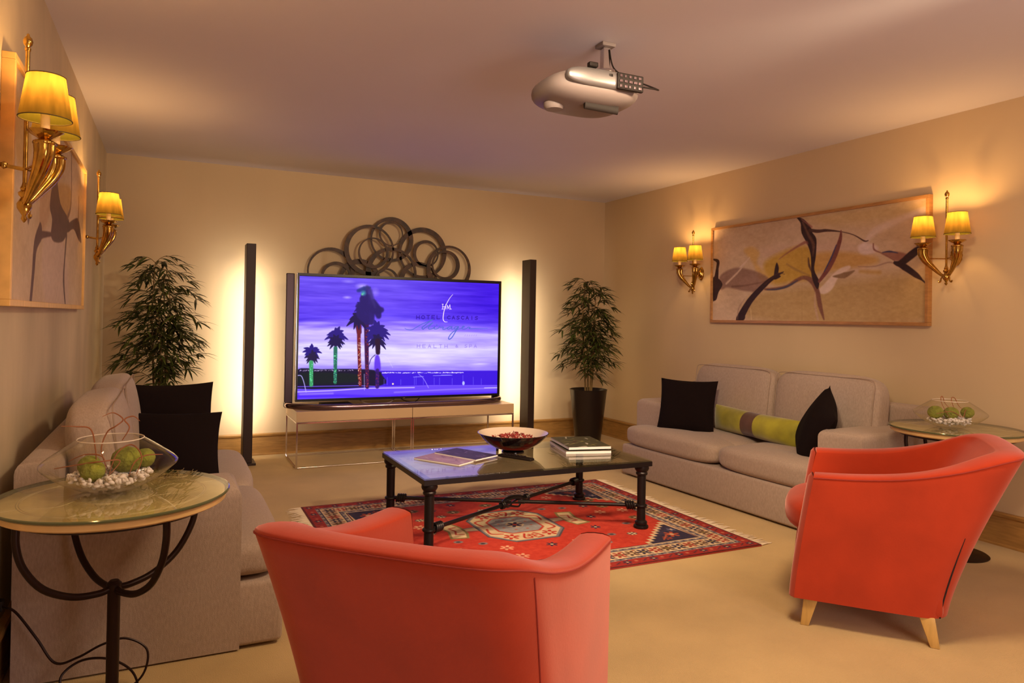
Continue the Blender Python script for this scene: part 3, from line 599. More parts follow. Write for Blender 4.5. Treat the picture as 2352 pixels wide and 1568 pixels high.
# ------------------------------------------------------------------ sconces
def make_sconce():
    t = thing('wall_sconce', '', 'wall lamp', (0, 0, 0), 0, 'brass two-arm wall sconces')
    bm = B(); n = 28                                        # oval fluted backplate
    prof = [(1.0, 0), (1.0, .006), (.86, .014), (.62, .012), (.5, .022), (.25, .03), (0, .032)]; rings_ = []
    for k, y in prof:
        rings_.append([bm.verts.new((0, y, 0))] if k == 0 else [bm.verts.new((.036*k*(1+.05*math.cos(14*2*PI*i/n*1.0))*math.cos(2*PI*i/n), y, .062*k*(1+.05*math.cos(7*2*PI*i/n))*math.sin(2*PI*i/n))) for i in range(n)])
    for A, C_ in zip(rings_, rings_[1:]):
        for i in range(n):
            j = (i+1) % n
            if len(C_) == 1: bm.faces.new((A[i], A[j], C_[0]))
            else: bm.faces.new((A[i], A[j], C_[j], C_[i]))
    obj('backplate', bm, M_brass, t, True, 60)
    bm = B(); sweep(bm, smoothpts([(0, .02, -.01), (0, .05, -.018), (0, .10, -.025)], 4), .006, 8); lathe(bm, [(0, -.012), (.011, -.006), (.012, 0), (.011, .006), (0, .012)], 10, (0, .045, -.017)); obj('wall_arm', bm, M_brass, t, True)
    obj('pole', caplathe(B(), [(.0065, -.07), (.0065, .345)], 12, (0, .10, 0)), M_brass, t, True)
    obj('finial', lathe(B(), [(0, .34), (.008, .342), (.009, .35), (.006, .354), (.012, .362), (.014, .372), (.011, .382), (.005, .388), (.004, .394), (0, .398)], 14, (0, .10, 0)), M_brass, t, True)
    obj('hub', lathe(B(), [(0, -.19), (.004, -.186), (.009, -.178), (.006, -.168), (.011, -.160), (.020, -.145), (.021, -.132), (.014, -.120), (.010, -.112), (.016, -.106), (.018, -.098), (.010, -.09), (.013, -.084), (.009, -.076), (.0065, -.066)], 16, (0, .10, 0)), M_brass, t, True)
    for s in (-1, 1):
        path = smoothpts([(.010*s, .10, -.135), (.030*s, .112, -.118), (.062*s, .132, -.078), (.092*s, .152, -.036), (.106*s, .164, .005), (.106*s, .165, .035)], 5)
        bm = B(); sweep(bm, path, lerplist([.007, .009, .014, .020, .026, .028], len(path)), 36, 12, .07)
        lathe(bm, [(.026, .034), (.031, .038), (.031, .044), (.024, .048), (.014, .052)], 36, (.106*s, .165, 0), 12, .05)
        a = obj('horn_arm', bm, M_brass, t, True, 60)
        bm = B(); nn = 32
        lathe(bm, [(0, .050), (.012, .050), (.022, .058), (.036, .066), (.046, .074), (.047, .076), (.036, .072), (.016, .064), (0, .063)], nn, (.106*s, .165, 0), 8, .06); obj('drip_pan', bm, M_brass, a, True, 60)
        obj('candle_sleeve', caplathe(B(), [(.0125, .062), (.0125, .135)], 14, (.106*s, .165, 0)), M_sleeve, a, True)
        obj('bulb', lathe(B(), [(0, .135), (.008, .137), (.015, .152), (.017, .165), (.012, .182), (.004, .196), (0, .2)], 12, (.106*s, .165, 0)), M_bulb, a, True)
        bm = B(); zb, zt, rb, rtp = .113, .241, .070, .051
        lathe(bm, [(rb, zb), (rtp, zt)], 40, (.106*s, .165, 0)); sh = obj('lamp_shade', bm, M_shade, t, True, recalc=False)
        for r_, z_ in ((rb, zb), (rtp, zt)):
            bm = B(); sweep(bm, [(.106*s+r_*math.cos(2*PI*i/36), .165+r_*math.sin(2*PI*i/36), z_) for i in range(36)], .0018, 5, closed=True); obj('shade_trim', bm, M_trim, sh, True)
        bm = B(); sweep(bm, [(.0*s, .10, -.025), (.05*s, .125, -.022), (.092*s, .15, -.02)], .0035, 8); obj('tie_bar', bm, M_brass, t, True)
        bm = B(); P = smoothpts([(.012*s, .105, -.13), (.026*s, .108, -.145), (.030*s, .108, -.165), (.040*s, .11, -.168), (.042*s, .11, -.158)], 4); sweep(bm, P, .0045, 8); obj('scroll', bm, M_brass, t, True)
    return t
def sconce_lights(loc, rz):
    for s in (-1, 1):
        v = Matrix.Rotation(rz, 3, 'Z') @ Vector((.106*s, .165, .212)); light('bulb_light', 'POINT', Vector(loc)+v, SCONCE_W, SCONCE_C, .018)
M_bulb.node_tree.nodes['Principled BSDF'].inputs['Emission Strength'].default_value = 6
sc0 = make_sconce(); Z_S = 1.712
spots = [((0, -4.135, Z_S+.02), -PI/2, 'large brass sconce at the left edge, in front of the left painting'),
         ((0, -1.80, Z_S+.03), -PI/2, 'small-looking brass sconce on the left wall beyond the painting, above the left palm'),
         ((RW, -3.945, Z_S), PI/2, 'brass two-shade sconce at the right-hand edge of the right painting'),
         ((RW, -1.615, Z_S+.005), PI/2, 'brass two-shade sconce on the right wall, left of the painting near the corner')]
for i, (loc, rz, lb) in enumerate(spots):
    if i == 0: sc0.location = loc; sc0.rotation_euler = (0, 0, rz); sc0['label'] = lb
    else: dup(sc0, loc, rz, lb)
    sconce_lights(loc, rz)

# ------------------------------------------------------------------ sofas
def make_sofa():
    """local: x along the sofa (0..L), y=0 back, y=-D front"""
    L, D = 2.07, .895; t = thing('sofa', '', 'sofa', (0, 0, 0), 0, 'taupe two-seater sofas')
    obj('base', box(B(), (.004, -D+.012, .012), (L-.004, -.03, .255), .02, 3), M_sofa, t, True)
    def rbox(lo, hi, bev, sel):
        bm = B(); box(bm, lo, hi); es = [e for e in bm.edges if sel(e.verts[0].co, e.verts[1].co)]; bmesh.ops.bevel(bm, geom=es, offset=bev, segments=5, profile=.5, affect='EDGES'); return bm
    for x in (0, L-.30):
        obj('armrest', rbox((x, -(D-.17), .008), (x+.30, -.002, .625), .05, lambda a, b: (a.z > .6 and b.z > .6 and not (a.y > -.01 and b.y > -.01))), M_sofa, t, True, 50)
    obj('back_frame', rbox((.001, -.13, .3), (L-.001, 0, .765), .045, lambda a, b: a.z > .7 and b.z > .7), M_sofa, t, True, 50)
    for k in range(2):
        # T-shaped seat cushion: wraps in front of its armrest
        bm = B(); w = L/2-.002; cx = L/4+k*L/2; softbox(bm, (w, .34, .165), (cx, -D+.17, .335), 4.5, 12, (0, .0, .012))
        obj('seat_cushion', bm, M_sofa, t, True)
        bm = B(); w2 = L/2-.30; cx2 = .30+w2/2 if k == 0 else L/2+w2/2; softbox(bm, (w2-.004, .54, .16), (cx2, -D+.44, .335), 5, 10, (0, 0, .018)); obj('seat_cushion_rear', bm, M_sofa, t, True)
        bm = B(); w = (L-.60)/2; cx = .30+w/2+k*w
        Mx = Matrix.Rotation(math.radians(-7), 3, 'X'); softbox(bm, (w-.006+.10, .18, .54), (cx+(.05 if k else -.05), -.225, .665), 5, 12, (0, .02, .0), Mx)
        bc = obj('back_cushion', bm, M_sofa, t, True)
        bm = B(); hw = w/2-.02+.05; P = []
        for (sx_, sz_) in ((-1, -1), (-1, 1), (1, 1), (1, -1)):
            P.append(Vector((sx_*hw*.97, -.080, sz_*.245)))
        P = [Mx @ q+Vector((cx+(.05 if k else -.05), -.225, .665)) for q in smoothpts(sum([[P[i].lerp(P[(i+1) % 4], f) for f in (.06, .3, .5, .7, .94)] for i in range(4)], []), 3, True)]
        sweep(bm, P, .0028, 5, closed=True); obj('welt', bm, M_sofaw, bc, True)
    return t, L, D
sofa0, SL, SD = make_sofa()
# right sofa: back to the right wall, x axis runs towards the camera
SR = (4.822, -1.775, 0); sofa0.location = SR; ROT_R = math.radians(-90+2.6); sofa0.rotation_euler = (0, 0, ROT_R); sofa0['label'] = 'taupe woven two-seat sofa along the right wall with a lime bolster'
ROT_L = math.radians(90)
sofaL = dup(sofa0, (.050, -3.90, 0), ROT_L, 'taupe woven two-seat sofa along the left wall, behind the near marble table')

for c_ in sofaL.children:
    if c_.name.startswith('back_cushion'): c_.location.x -= .07
def place_pillow(name, w, h, tck, m, loc, rot, label, cat='cushion', group=None):
    t = obj(name, pillow(B(), w, h, tck), m, None, True, 60); t.location = loc; t.rotation_euler = rot; tag(t, label, cat, group); return t
def sofa_pt(side, x, y, z):
    o = Vector(SR) if side == 'R' else Vector((.050, -3.90, 0)); r = ROT_R if side == 'R' else ROT_L
    return o+Matrix.Rotation(r, 3, 'Z') @ Vector((x, y, z))
def srot(side, rx, ry, rz):
    r = ROT_R if side == 'R' else ROT_L
    return (Matrix.Rotation(r+math.radians(rz), 3, 'Z') @ Matrix.Rotation(math.radians(rx), 3, 'X') @ Matrix.Rotation(math.radians(ry), 3, 'Y')).to_euler()
GP = 'black velvet scatter cushions'
place_pillow('scatter_cushion', .46, .43, .15, M_black, sofa_pt('R', .475, -.61, .605), srot('R', -14, 0, 30), 'black square cushion upright at the far end of the right sofa', group=GP)
place_pillow('scatter_cushion', .45, .45, .17, M_black, sofa_pt('R', 1.61, -.54, .59), srot('R', -22, 25, -38), 'black cushion leaning against the near armrest of the right sofa', group=GP)
place_pillow('scatter_cushion', .46, .46, .15, M_black, sofa_pt('L', 1.62, -.475, .645), srot('L', -12, 0, -86), 'black square cushion standing tallest at the far end of the left sofa', group=GP)
place_pillow('scatter_cushion', .52, .40, .16, M_black, sofa_pt('L', 1.22, -.465, .575), srot('L', -30, 3, -88), 'black cushion slouching in front of the taller one on the left sofa', group=GP)
# bolster
t = thing('bolster', 'long lime velvet bolster with a brown band lying on the right sofa', 'cushion', sofa_pt('R', 1.00, -.43, .52), 0); t.rotation_euler = srot('R', 0, 1, -5)
def bol(x0, x1, m, nm):
    bm = B(); n = 14; R_ = []
    for i in range(n+1):
        x = x0+(x1-x0)*i/n; f = abs(x)/.43; ry = .088*(1-f**5*.82); rz = .098*(1-.10*(1-f)+.0*f); R_.append([bm.verts.new((x, ry*math.cos(2*PI*k/28)*(1+.02*math.sin(x*40)), rz*math.copysign(abs(math.sin(2*PI*k/28))**.85, math.sin(2*PI*k/28)))) for k in range(28)])
    for A, C_ in zip(R_, R_[1:]):
        for k in range(28): bm.faces.new((A[k], A[(k+1) % 28], C_[(k+1) % 28], C_[k]))
    bm.faces.new(R_[0][::-1]); bm.faces.new(R_[-1]); obj(nm, bm, m, t, True, 60)
bol(-.43, -.065, M_green, 'end_panel'); bol(-.065, .065, M_brownv, 'centre_band'); bol(.065, .43, M_green, 'end_panel')

# ------------------------------------------------------------------ armchairs
SHORT = []
def make_chair():
    t = thing('armchair', '', 'armchair', (0, 0, 0), 0, 'coral suede tub armchairs'); NU, NV = 72, 14
    def curve(tab, u):                     # u in [-1,1]
        a = abs(u)*(len(tab)-1); i = int(min(a, len(tab)-2)); P = smooth[id(tab)]; k = 10
        x = abs(u)*(len(P)-1); j = int(min(x, len(P)-2)); f = x-j; v = P[j].lerp(P[j+1], f)
        return Vector((v.x*(-1 if u < 0 else 1), v.y, v.z))
    # tables run from the centre of the back (u=0) to the front of an arm (u=1)
    bot = [(0, -.075, .115), (.16, -.073, .115), (.28, -.060, .115), (.340, .0, .115), (.352, .12, .115), (.356, .25, .115), (.357, .38, .115), (.358, .50, .115)]
    top = [(0, -.335, .772), (.18, -.330, .772), (.298, -.308, .769), (.358, -.235, .753), (.378, -.09, .703), (.388, .08, .662), (.392, .26, .640), (.394, .430, .632)]
    inn = [(0, -.240, .767), (.14, -.236, .767), (.220, -.218, .764), (.266, -.165, .748), (.282, -.05, .698), (.288, .09, .658), (.292, .26, .637), (.294, .425, .628)]
    inb = [(0, .00, .38), (.12, .00, .38), (.21, .02, .38), (.262, .07, .38), (.272, .17, .38), (.278, .28, .38), (.28, .38, .38), (.28, .47, .38)]
    top = [(x*.955, y, z) for x, y, z in top]; inn = [(x*.95, y, z) for x, y, z in inn]
    smooth = {}
    for T in (bot, top, inn, inb):
        P = smoothpts([(-T[1][0], T[1][1], T[1][2])]+T, 10)[10:]; smooth[id(T)] = P
    bm = B(); V = []
    for i in range(NU+1):
        u = -1+2*i/NU; b, tp, ii, ib = [curve(T, u) for T in (bot, top, inn, inb)]; col = []
        for k in range(NV+1):
            v = k/NV; w = v**1.25; p = b.lerp(tp, w); p.z = b.z+(tp.z-b.z)*v; col.append(p)
        mid = (tp+ii)/2; rr = (tp-ii).length/2; out = (tp-ii).normalized()
        for a in (12, 30, 60, 90, 120, 150, 168): A = math.radians(a); col.append(mid+out*rr*math.cos(A)+Vector((0, 0, rr*.30*math.sin(A)**.8 if 0 < A < PI else 0)))
        for k in range(NV+1):
            v = k/NV; w = v**.8; p = ii.lerp(ib, w); p.z = ii.z+(ib.z-ii.z)*v; col.append(p)
        V.append([bm.verts.new(p) for p in col])
    m = len(V[0])
    for i in range(NU):
        for k in range(m-1): bm.faces.new((V[i][k], V[i+1][k], V[i+1][k+1], V[i][k+1]))
    for i in (0, NU): bm.faces.new(V[i][NV:NV+9])
    obj('shell', bm, M_red, t, True, 50)
    # front faces of the arms
    for i in (0, NU):
        bm = B(); L_ = [v for v in []]
        u = -1+2*i/NU; col = [x.copy() for x in colco(V, i)] if False else None
        b, tp, ii, ib = [curve(T, u) for T in (bot, top, inn, inb)]; A_, C_ = [], []
        for k in range(13):
            v = k/12; p = b.lerp(tp, v**1.25); p.z = b.z+(tp.z-b.z)*v
            q = Vector((ib.x, ib.y+.03, b.z)).lerp(ii, v**1.1); q.z = b.z+(ii.z-b.z)*v; q.y = p.y; A_.append(p); C_.append(q)
        cols = []
        for p, q in zip(A_, C_):
            row = []
            for f in range(7): x = f/6; z = p.lerp(q, x); z.y += .022*math.sin(PI*x)**.7; row.append(bm.verts.new(z))
            cols.append(row)
        mid = (A_[-1]+C_[-1])/2; rr = (A_[-1]-C_[-1]).length/2; arc = []
        for f in range(7): a = PI*f/6; arc.append(mid+(A_[-1]-C_[-1]).normalized()*rr*math.cos(a)+Vector((0, .018*math.sin(a)*.5, rr*.30*max(0, math.sin(a))**.8)))
        cols.append([bm.verts.new(z) for z in arc])
        for r_ in range(len(cols)-1):
            for f in range(6): bm.faces.new((cols[r_][f], cols[r_][f+1], cols[r_+1][f+1], cols[r_+1][f]))
        bmesh.ops.remove_doubles(bm, verts=bm.verts, dist=.0004)
        obj('arm_front', bm, M_red, t, True, 60)
    bm = B(); box(bm, (-.335, -.045, .115), (.335, .490, .345), .02, 2); obj('seat_base', bm, M_red, t, True)
    bm = B(); softbox(bm, (.565, .54, .15), (0, .265, .425), 4, 12, (0, .02, .02)); obj('seat_cushion', bm, M_red, t, True)
    bm = B(); P = [curve(top, -1+2*i/60)+Vector((0, 0, -.002)) for i in range(61)]
    P = [p+Vector((p.x, p.y-.1, 0)).normalized()*.001 for p in P]; sweep(bm, P, .0020, 6); obj('rim_piping', bm, M_redp, t, True)
    for s in (-1, 1):
        bm = B(); P = []
        for k in range(16):
            v = k/15*.97; u = s*(.37+.09*v); b, tp = curve(bot, u), curve(top, u); p = b.lerp(tp, v**1.25); p.z = b.z+(tp.z-b.z)*v; P.append(p+Vector((p.x, p.y-.15, 0)).normalized()*.0005)
        sweep(bm, P, .0022, 6); obj('back_seam', bm, M_redp, t, True)
        bm = B(); sweep(bm, P[:9], lerplist([.0034, .0034, .0012], 9), 6); me = bpy.data.meshes.new('open_seam'); bm.to_mesh(me); bm.free(); me.materials.append(M_seam); SHORT.append(me)
    for s in (-1, 1):
        for y, yy in ((.435, .475), (.015, -.035)):
            bm = B(); a = box(bm, (-.028, -.028, 0), (.028, .028, .118), .004, 2)
            for v in bm.verts:
                f = 1-v.co.z/.118; v.co.x *= 1-.42*f; v.co.y *= 1-.42*f; v.co.x += s*.315+s*.012*f; v.co.y += y+(yy-y)*f*.6
            obj('leg', bm, M_leg, t, True)
    return t
ch = make_chair()
CH1, CH2 = (1.128, -5.020, math.radians(-46.0)), (3.528, -4.690, math.radians(40.5))
def face(dx, dy): return math.atan2(dy, dx)-PI/2
ch.location = CH1[:2]+(0,); ch.rotation_euler = (0, 0, CH1[2]); ch['label'] = 'coral suede tub armchair seen from behind in the near foreground'
ch2 = dup(ch, CH2[:2]+(0,), CH2[2], 'coral suede tub armchair seen side-on at the right, in front of the far marble table')
k_ = [c for c in ch2.children if c.name.startswith('back_seam')]
for c in k_:        # this chair's seams stand open in their lower half
    c.data = SHORT[0] if sum(v.co.x for v in c.data.vertices) < 0 else SHORT[1]
    c['label'] = 'open black seam down the back corner'

# ------------------------------------------------------------------ rug
RX0, RX1, RY0, RY1 = 1.315, 3.60, -3.70, -1.955
def rug():
    W_, H_ = 640, 490; c = Canvas(W_, H_, [(RX0, RY1), (RX1, RY1), (RX1, RY0), (RX0, RY0)]); c.sc = W_/(RX1-RX0)
    X = RX0+(RX1-RX0)*c.X/(W_-1); Y = RY1+(RY0-RY1)*c.Y/(H_-1); d = np.minimum(np.minimum(X-RX0, RX1-X), np.minimum(RY1-Y, Y-RY0))
    red, dred, cr, nv, gr, ol = (182, 46, 24), (146, 30, 20), (204, 176, 138), (40, 30, 58), (122, 112, 116), (128, 110, 62)
    c.im[:] = np.array(red)/255
    def band(a, b, col): c.blend(((d >= a) & (d < b)).astype(float), col)
    band(0, .095, dred); band(0, .012, (92, 22, 24)); band(.078, .095, gr); band(.095, .102, nv); band(.102, .205, cr); band(.205, .212, nv); band(.212, .235, gr); band(.235, .243, cr); band(.243, .25, nv)
    def motif(x, y, s, cols):
        for i in range(6): a = i*PI/3; c.stroke([(x, y), (x+s*math.cos(a), y+s*math.sin(a))], s*.5, cols[0], 1, 1, False)
        c.ell((x, y), s*.42, s*.42, cols[1], 1, .3)
    q = random.Random(5)
    def along(off, step, fn):
        n = int((RX1-RX0-2*off)/step)
        for i in range(n+1):
            x = RX0+off+(RX1-RX0-2*off)*i/n; fn(x, RY1-off, 0, i); fn(x, RY0+off, 0, i)
        n = int((RY1-RY0-2*off)/step)
        for i in range(1, n): y = RY0+off+(RY1-RY0-2*off)*i/n; fn(RX0+off, y, 1, i); fn(RX1-off, y, 1, i)
    def f_main(x, y, v, i):
        col = [nv, (150, 48, 34), (92, 60, 40)][i % 3]
        motif(x, y, .034, (col, cr if i % 2 else ol))
        for s in (-1, 1): 
            dx, dy = (0.0, s*.036) if not v else (s*.036, 0)
            c.ell((x+dx+(.034 if not v else 0), y+dy+(.034 if v else 0)), .010, .010, (150, 60, 40) if s > 0 else gr, 1, .5)
        w0 = .03; c.stroke([(x+(w0 if not v else -.03), y+(-.03 if not v else w0)), (x+(w0*1.3 if not v else .03), y+(.03 if not v else w0*1.3))], .008, (80, 50, 44), .8, 1, False)
    along(.153, .078, f_main)
    def f_out(x, y, v, i):
        if i % 3 == 0: motif(x, y, .022, (nv, (190, 150, 110)))
        elif i % 3 == 1: c.ell((x, y), .014, .014, (190, 120, 90), .8, .5)
        else: c.stroke([(x-.018, y-.012), (x+.018, y+.012)], .008, (70, 26, 44), .9, 1, False)
    along(.046, .055, f_out)
    def f_g(x, y, v, i): c.ell((x, y), .009, .009, cr if i % 2 else nv, .9, .5)
    along(.224, .030, f_g); along(.087, .034, f_g)
    # spandrels
    fx0, fx1, fy0, fy1 = RX0+.25, RX1-.25, RY0+.25, RY1-.25; cx, cy = (fx0+fx1)/2, (fy0+fy1)/2
    for sx in (-1, 1):
        for sy in (-1, 1):
            ex = fx1 if sx > 0 else fx0; ey = fy1 if sy > 0 else fy0; n = 9; P = [(ex, ey)]
            for i in range(n): P.append((ex-sx*.35*(1-i/n), ey-sy*.34*(i/n))); P.append((ex-sx*.35*(1-i/n), ey-sy*.34*((i+1)/n)))
            P.append((ex, ey-sy*.34)); c.poly(P, cr, 1, 1, False)
            P2 = [(ex, ey)]+[(ex-sx*(.335*(1-i/n)-.012), ey-sy*(.325*((i+j)/n)-.006)) for i in range(n) for j in (0, 1)]; c.poly(P2, nv, 1, 1, False)
            motif(ex-sx*.11, ey-sy*.10, .040, ((170, 70, 40), cr)); motif(ex-sx*.18, ey-sy*.05, .026, ((150, 60, 40), nv)); motif(ex-sx*.05, ey-sy*.18, .026, ((90, 90, 120), cr)); c.stroke([(ex-sx*.22, ey-sy*.03), (ex-sx*.15, ey-sy*.10)], .01, (170, 80, 50), .9, 1, False)
    # medallion with pendants
    oct_ = lambda rx, ry, k=.45: [(cx-rx, cy-ry*k), (cx-rx*k, cy-ry), (cx+rx*k, cy-ry), (cx+rx, cy-ry*k), (cx+rx, cy+ry*k), (cx+rx*k, cy+ry), (cx-rx*k, cy+ry), (cx-rx, cy+ry*k)]
    for s in (-1, 1):
        c.stroke([(cx+s*.22, cy), (cx+s*.36, cy)], [.09, .05], gr, 1, 1, False); c.stroke([(cx+s*.22, cy), (cx+s*.36, cy)], [.07, .03], cr, 1, 1, False)
        c.poly([(cx+s*.33, cy-.06), (cx+s*.36, cy-.15), (cx+s*.47, cy-.13), (cx+s*.44, cy), (cx+s*.47, cy+.13), (cx+s*.36, cy+.15), (cx+s*.33, cy+.06)], ol, 1, 1, False); c.poly([(cx+s*.345, cy-.05), (cx+s*.37, cy-.13), (cx+s*.45, cy-.115), (cx+s*.425, cy), (cx+s*.45, cy+.115), (cx+s*.37, cy+.13), (cx+s*.345, cy+.05)], cr, 1, 1, False)
        c.stroke([(cx+s*.365, cy-.07), (cx+s*.41, cy-.06), (cx+s*.39, cy), (cx+s*.41, cy+.06), (cx+s*.365, cy+.07)], .012, (160, 50, 34), 1, 1, False)
    c.poly(oct_(.255, .315, .55), (70, 64, 74), 1, 1, False); c.poly(oct_(.245, .305, .55), gr, 1, 1, False); c.poly(oct_(.232, .290, .55), cr, 1, 1, False)
    for s in (-1, 1):
        for v in (-1, 1):
            motif(cx+s*.125, cy+v*.215, .040, ((176, 44, 26), cr)); c.stroke([(cx+s*.20, cy+v*.03), (cx+s*.215, cy+v*.12), (cx+s*.15, cy+v*.15)], .014, (176, 44, 26), 1, 1); c.stroke([(cx+s*.03, cy+v*.19), (cx+s*.06, cy+v*.26), (cx+s*.02, cy+v*.275)], .014, (176, 44, 26), 1, 1)
        motif(cx, cy+s*.235, .028, ((176, 44, 26), cr))
    c.poly(oct_(.155, .165, .6), (176, 52, 34), 1, 1, False); c.poly(oct_(.142, .152, .6), (140, 134, 134), 1, 1, False); c.poly(oct_(.055, .055, .4), cr, 1, 1, False); motif(cx, cy, .042, (nv, (180, 60, 40)))
    for a in range(8): an = a*PI/4+.4; c.ell((cx+.10*math.cos(an), cy+.105*math.sin(an)), .012, .012, (170, 80, 60), .9, .5)
    # field florets
    pts = []
    for k in range(400):
        x = q.uniform(fx0+.05, fx1-.05); y = q.uniform(fy0+.05, fy1-.05)
        if abs(x-cx) < .29 and abs(y-cy) < .35: continue
        if abs(x-cx) < .50 and abs(y-cy) < .18: continue
        if min(x-fx0, fx1-x)/.41+min(y-fy0, fy1-y)/.40 < 1.0: continue
        if all(math.hypot(x-a, y-b) > .125 for a, b in pts): pts.append((x, y))
    for i, (x, y) in enumerate(pts):
        k = i % 5
        if k == 0: motif(x, y, .034, ((214, 150, 120), (160, 50, 36)))
        elif k == 1: c.ell((x, y), .036, .030, nv, .9, .25); motif(x, y, .024, (cr, nv))
        elif k == 2: c.ell((x, y), .050, .042, ol, .9, .25); motif(x, y, .03, ((80, 50, 40), cr))
        elif k == 3: motif(x, y, .028, (nv, cr))
        else: c.ell((x, y), .032, .026, gr, .9, .25); c.ell((x, y), .016, .013, (60, 40, 50), 1, .3)
    c.noise(90, 70, .12, 31); c.im += c.nz[..., None]*.5; c.noise(5, 4, .06, 32); c.im += c.nz[..., None]*.5
    return c
t = thing('persian_rug', 'red oriental rug with a cream medallion and fringed ends under the coffee table', 'rug', (0, 0, 0))
c = rug(); c.noise(7, 5, 1, 41); rel = np.zeros((c.h, c.w, 3)); rel[..., 2] = np.clip(c.nz, -.5, .5)*.002
mesh_obj('pile', c.mesh('pile', (RX0, RY1, .0095), (RX1, RY1, .0095), (RX1, RY0, .0095), (RX0, RY0, .0095), rel), attr_mat('rug_pile', .95, bump=(240, .5, .003), ), t)
obj('edge_binding', box(B(), (RX0, RY0, .001), (RX1, RY1, .0078)), M_redp, t)
M_fringe = mat('fringe_yarn', (.66, .54, .40), .9)
bm = B(); q = random.Random(2)
for xs, s in ((RX0, -1), (RX1, 1)):
    n = 150
    for i in range(n):
        y = RY0+(RY1-RY0)*(i+.5)/n; L_ = q.uniform(.055, .105); b_ = q.uniform(-.02, .02)
        P = [(xs, y, .005), (xs+s*L_*.5, y+b_*.4, .006), (xs+s*L_, y+b_, .003)]; sweep(bm, P, [.0034, .0028, .0014], 4)
o = obj('fringe', bm, M_fringe, t); o['kind'] = 'stuff'

# ------------------------------------------------------------------ coffee table
TX0, TX1, TY0, TY1, TZ = 1.735, 3.195, -3.215, -2.40, .426
t = thing('coffee_table', 'black iron coffee table with a glass top standing on the red rug', 'coffee table', ((TX0+TX1)/2, (TY0+TY1)/2, 0)); ox, oy = (TX0+TX1)/2, (TY0+TY1)/2
hx, hy = (TX1-TX0)/2, (TY1-TY0)/2
bm = B()
for a, b in (((-hx, -hy, TZ-.036), (hx, -hy+.05, TZ-.008)), ((-hx, hy-.05, TZ-.036), (hx, hy, TZ-.008)), ((-hx, -hy+.05, TZ-.036), (-hx+.05, hy-.05, TZ-.008)), ((hx-.05, -hy+.05, TZ-.036), (hx, hy-.05, TZ-.008))): box(bm, a, b)
obj('frame', bm, M_iron, t)
obj('glass_top', box(B(), (-hx+.002, -hy+.002, TZ-.0075), (hx-.002, hy-.002, TZ+.001), .001), M_glasst, t)
RZ = .011
for sx in (-1, 1):
    for sy in (-1, 1):
        lx, ly = sx*(hx-.045), sy*(hy-.045)
        prof = [(.044, RZ), (.046, .018), (.044, .026), (.034, .030), (.038, .040), (.036, .050), (.0265, .058), (.0255, .135), (.034, .140), (.036, .146), (.034, .152), (.0255, .157), (.0265, .330), (.034, .335), (.036, .345), (.032, .352), (.040, .362), (.044, .372), (.042, .388)]
        lg = obj('leg', caplathe(B(), prof, 20, (lx, ly, 0)), M_iron, t, True, 35)
        d = Vector((-lx, -ly, 0)).normalized(); zc = .146
        bm = B()
        for k in range(4): cc = Vector((lx, ly, zc))+d*(.048+.014*k); 
        for k in range(4):
            cc = Vector((lx, ly, zc))+d*(.046+.014*k); nrm = Vector((-d.y, d.x, 0)); sweep(bm, [cc+nrm*.021*math.cos(a*PI/8)+Vector((0, 0, .021*math.sin(a*PI/8)))+d*(.006*math.sin(a*PI/8)) for a in range(16)], .0075, 6, closed=True)
        obj('wrapped_knot', bm, M_iron, lg, True)
        bm = B(); sweep(bm, [Vector((lx, ly, zc))+d*.02, Vector((0, 0, zc))-d*(.11 if sx*sy > 0 else .02)], .0115, 10); obj('stretcher', bm, M_iron, t, True)
# central basket knot: twisted rods
bm = B(); dA = Vector((hx-.045, hy-.045, 0)).normalized(); nA = Vector((-dA.y, dA.x, 0))
for k in range(6):
    P = []
    for i in range(13):
        f = -1+2*i/12; a = k*PI/3+f*1.0; r = .048*(1-abs(f)**1.7)+.006; P.append(dA*f*.125+nA*r*math.cos(a)*1.15+Vector((0, 0, .146+r*.55*math.sin(a))))
    sweep(bm, P, .006, 6)
for f in (-.125, .125):
    for e in (-.008, .008): cc = dA*(f+e)+Vector((0, 0, .146)); sweep(bm, [cc+nA*.018*math.cos(a*PI/6)+Vector((0, 0, .018*math.sin(a*PI/6))) for a in range(12)], .006, 6, closed=True)
obj('centre_knot', bm, M_iron, t, True)
TOP = TZ+.0012
# bowl
BX, BY = 2.50, -2.70
t = thing('shallow_bowl', 'wide black bowl with a cream inside on the coffee table', 'bowl', (BX, BY, TOP))
obj('foot', caplathe(B(), [(.072, 0), (.072, .010), (.060, .016)], 28), M_bowl, t, True)
obj('outer_bowl', lathe(B(), [(0, .014), (.06, .016), (.12, .034), (.175, .070), (.210, .105), (.224, .122), (.226, .125), (.222, .126)], 48), M_bowl, t, True)
obj('inner_bowl', lathe(B(), [(0, .022), (.06, .024), (.118, .041), (.172, .076), (.207, .110), (.222, .1262)], 48), M_inside, t, True, 60)
bm = B(); q = random.Random(8)
for i in range(240):
    a = q.uniform(0, 2*PI); r = .14*math.sqrt(q.random()); z = .078+q.uniform(0, .04)*(1-r/.15)+.012; s = q.uniform(.007, .014)
    v = [Vector((BX*0+r*math.cos(a), r*math.sin(a), z))+Vector([q.uniform(-s, s) for _ in range(3)]) for _ in range(4)]; V = [bm.verts.new(x) for x in v]
    for f in ((0, 1, 2), (0, 2, 3), (0, 3, 1), (1, 3, 2)): bm.faces.new([V[j] for j in f])
o = obj('dried_petals', bm, M_petal); o.location = (BX, BY, TOP); tag(o, 'dark red dried petals heaped in the wide black bowl', 'potpourri', kind='stuff')
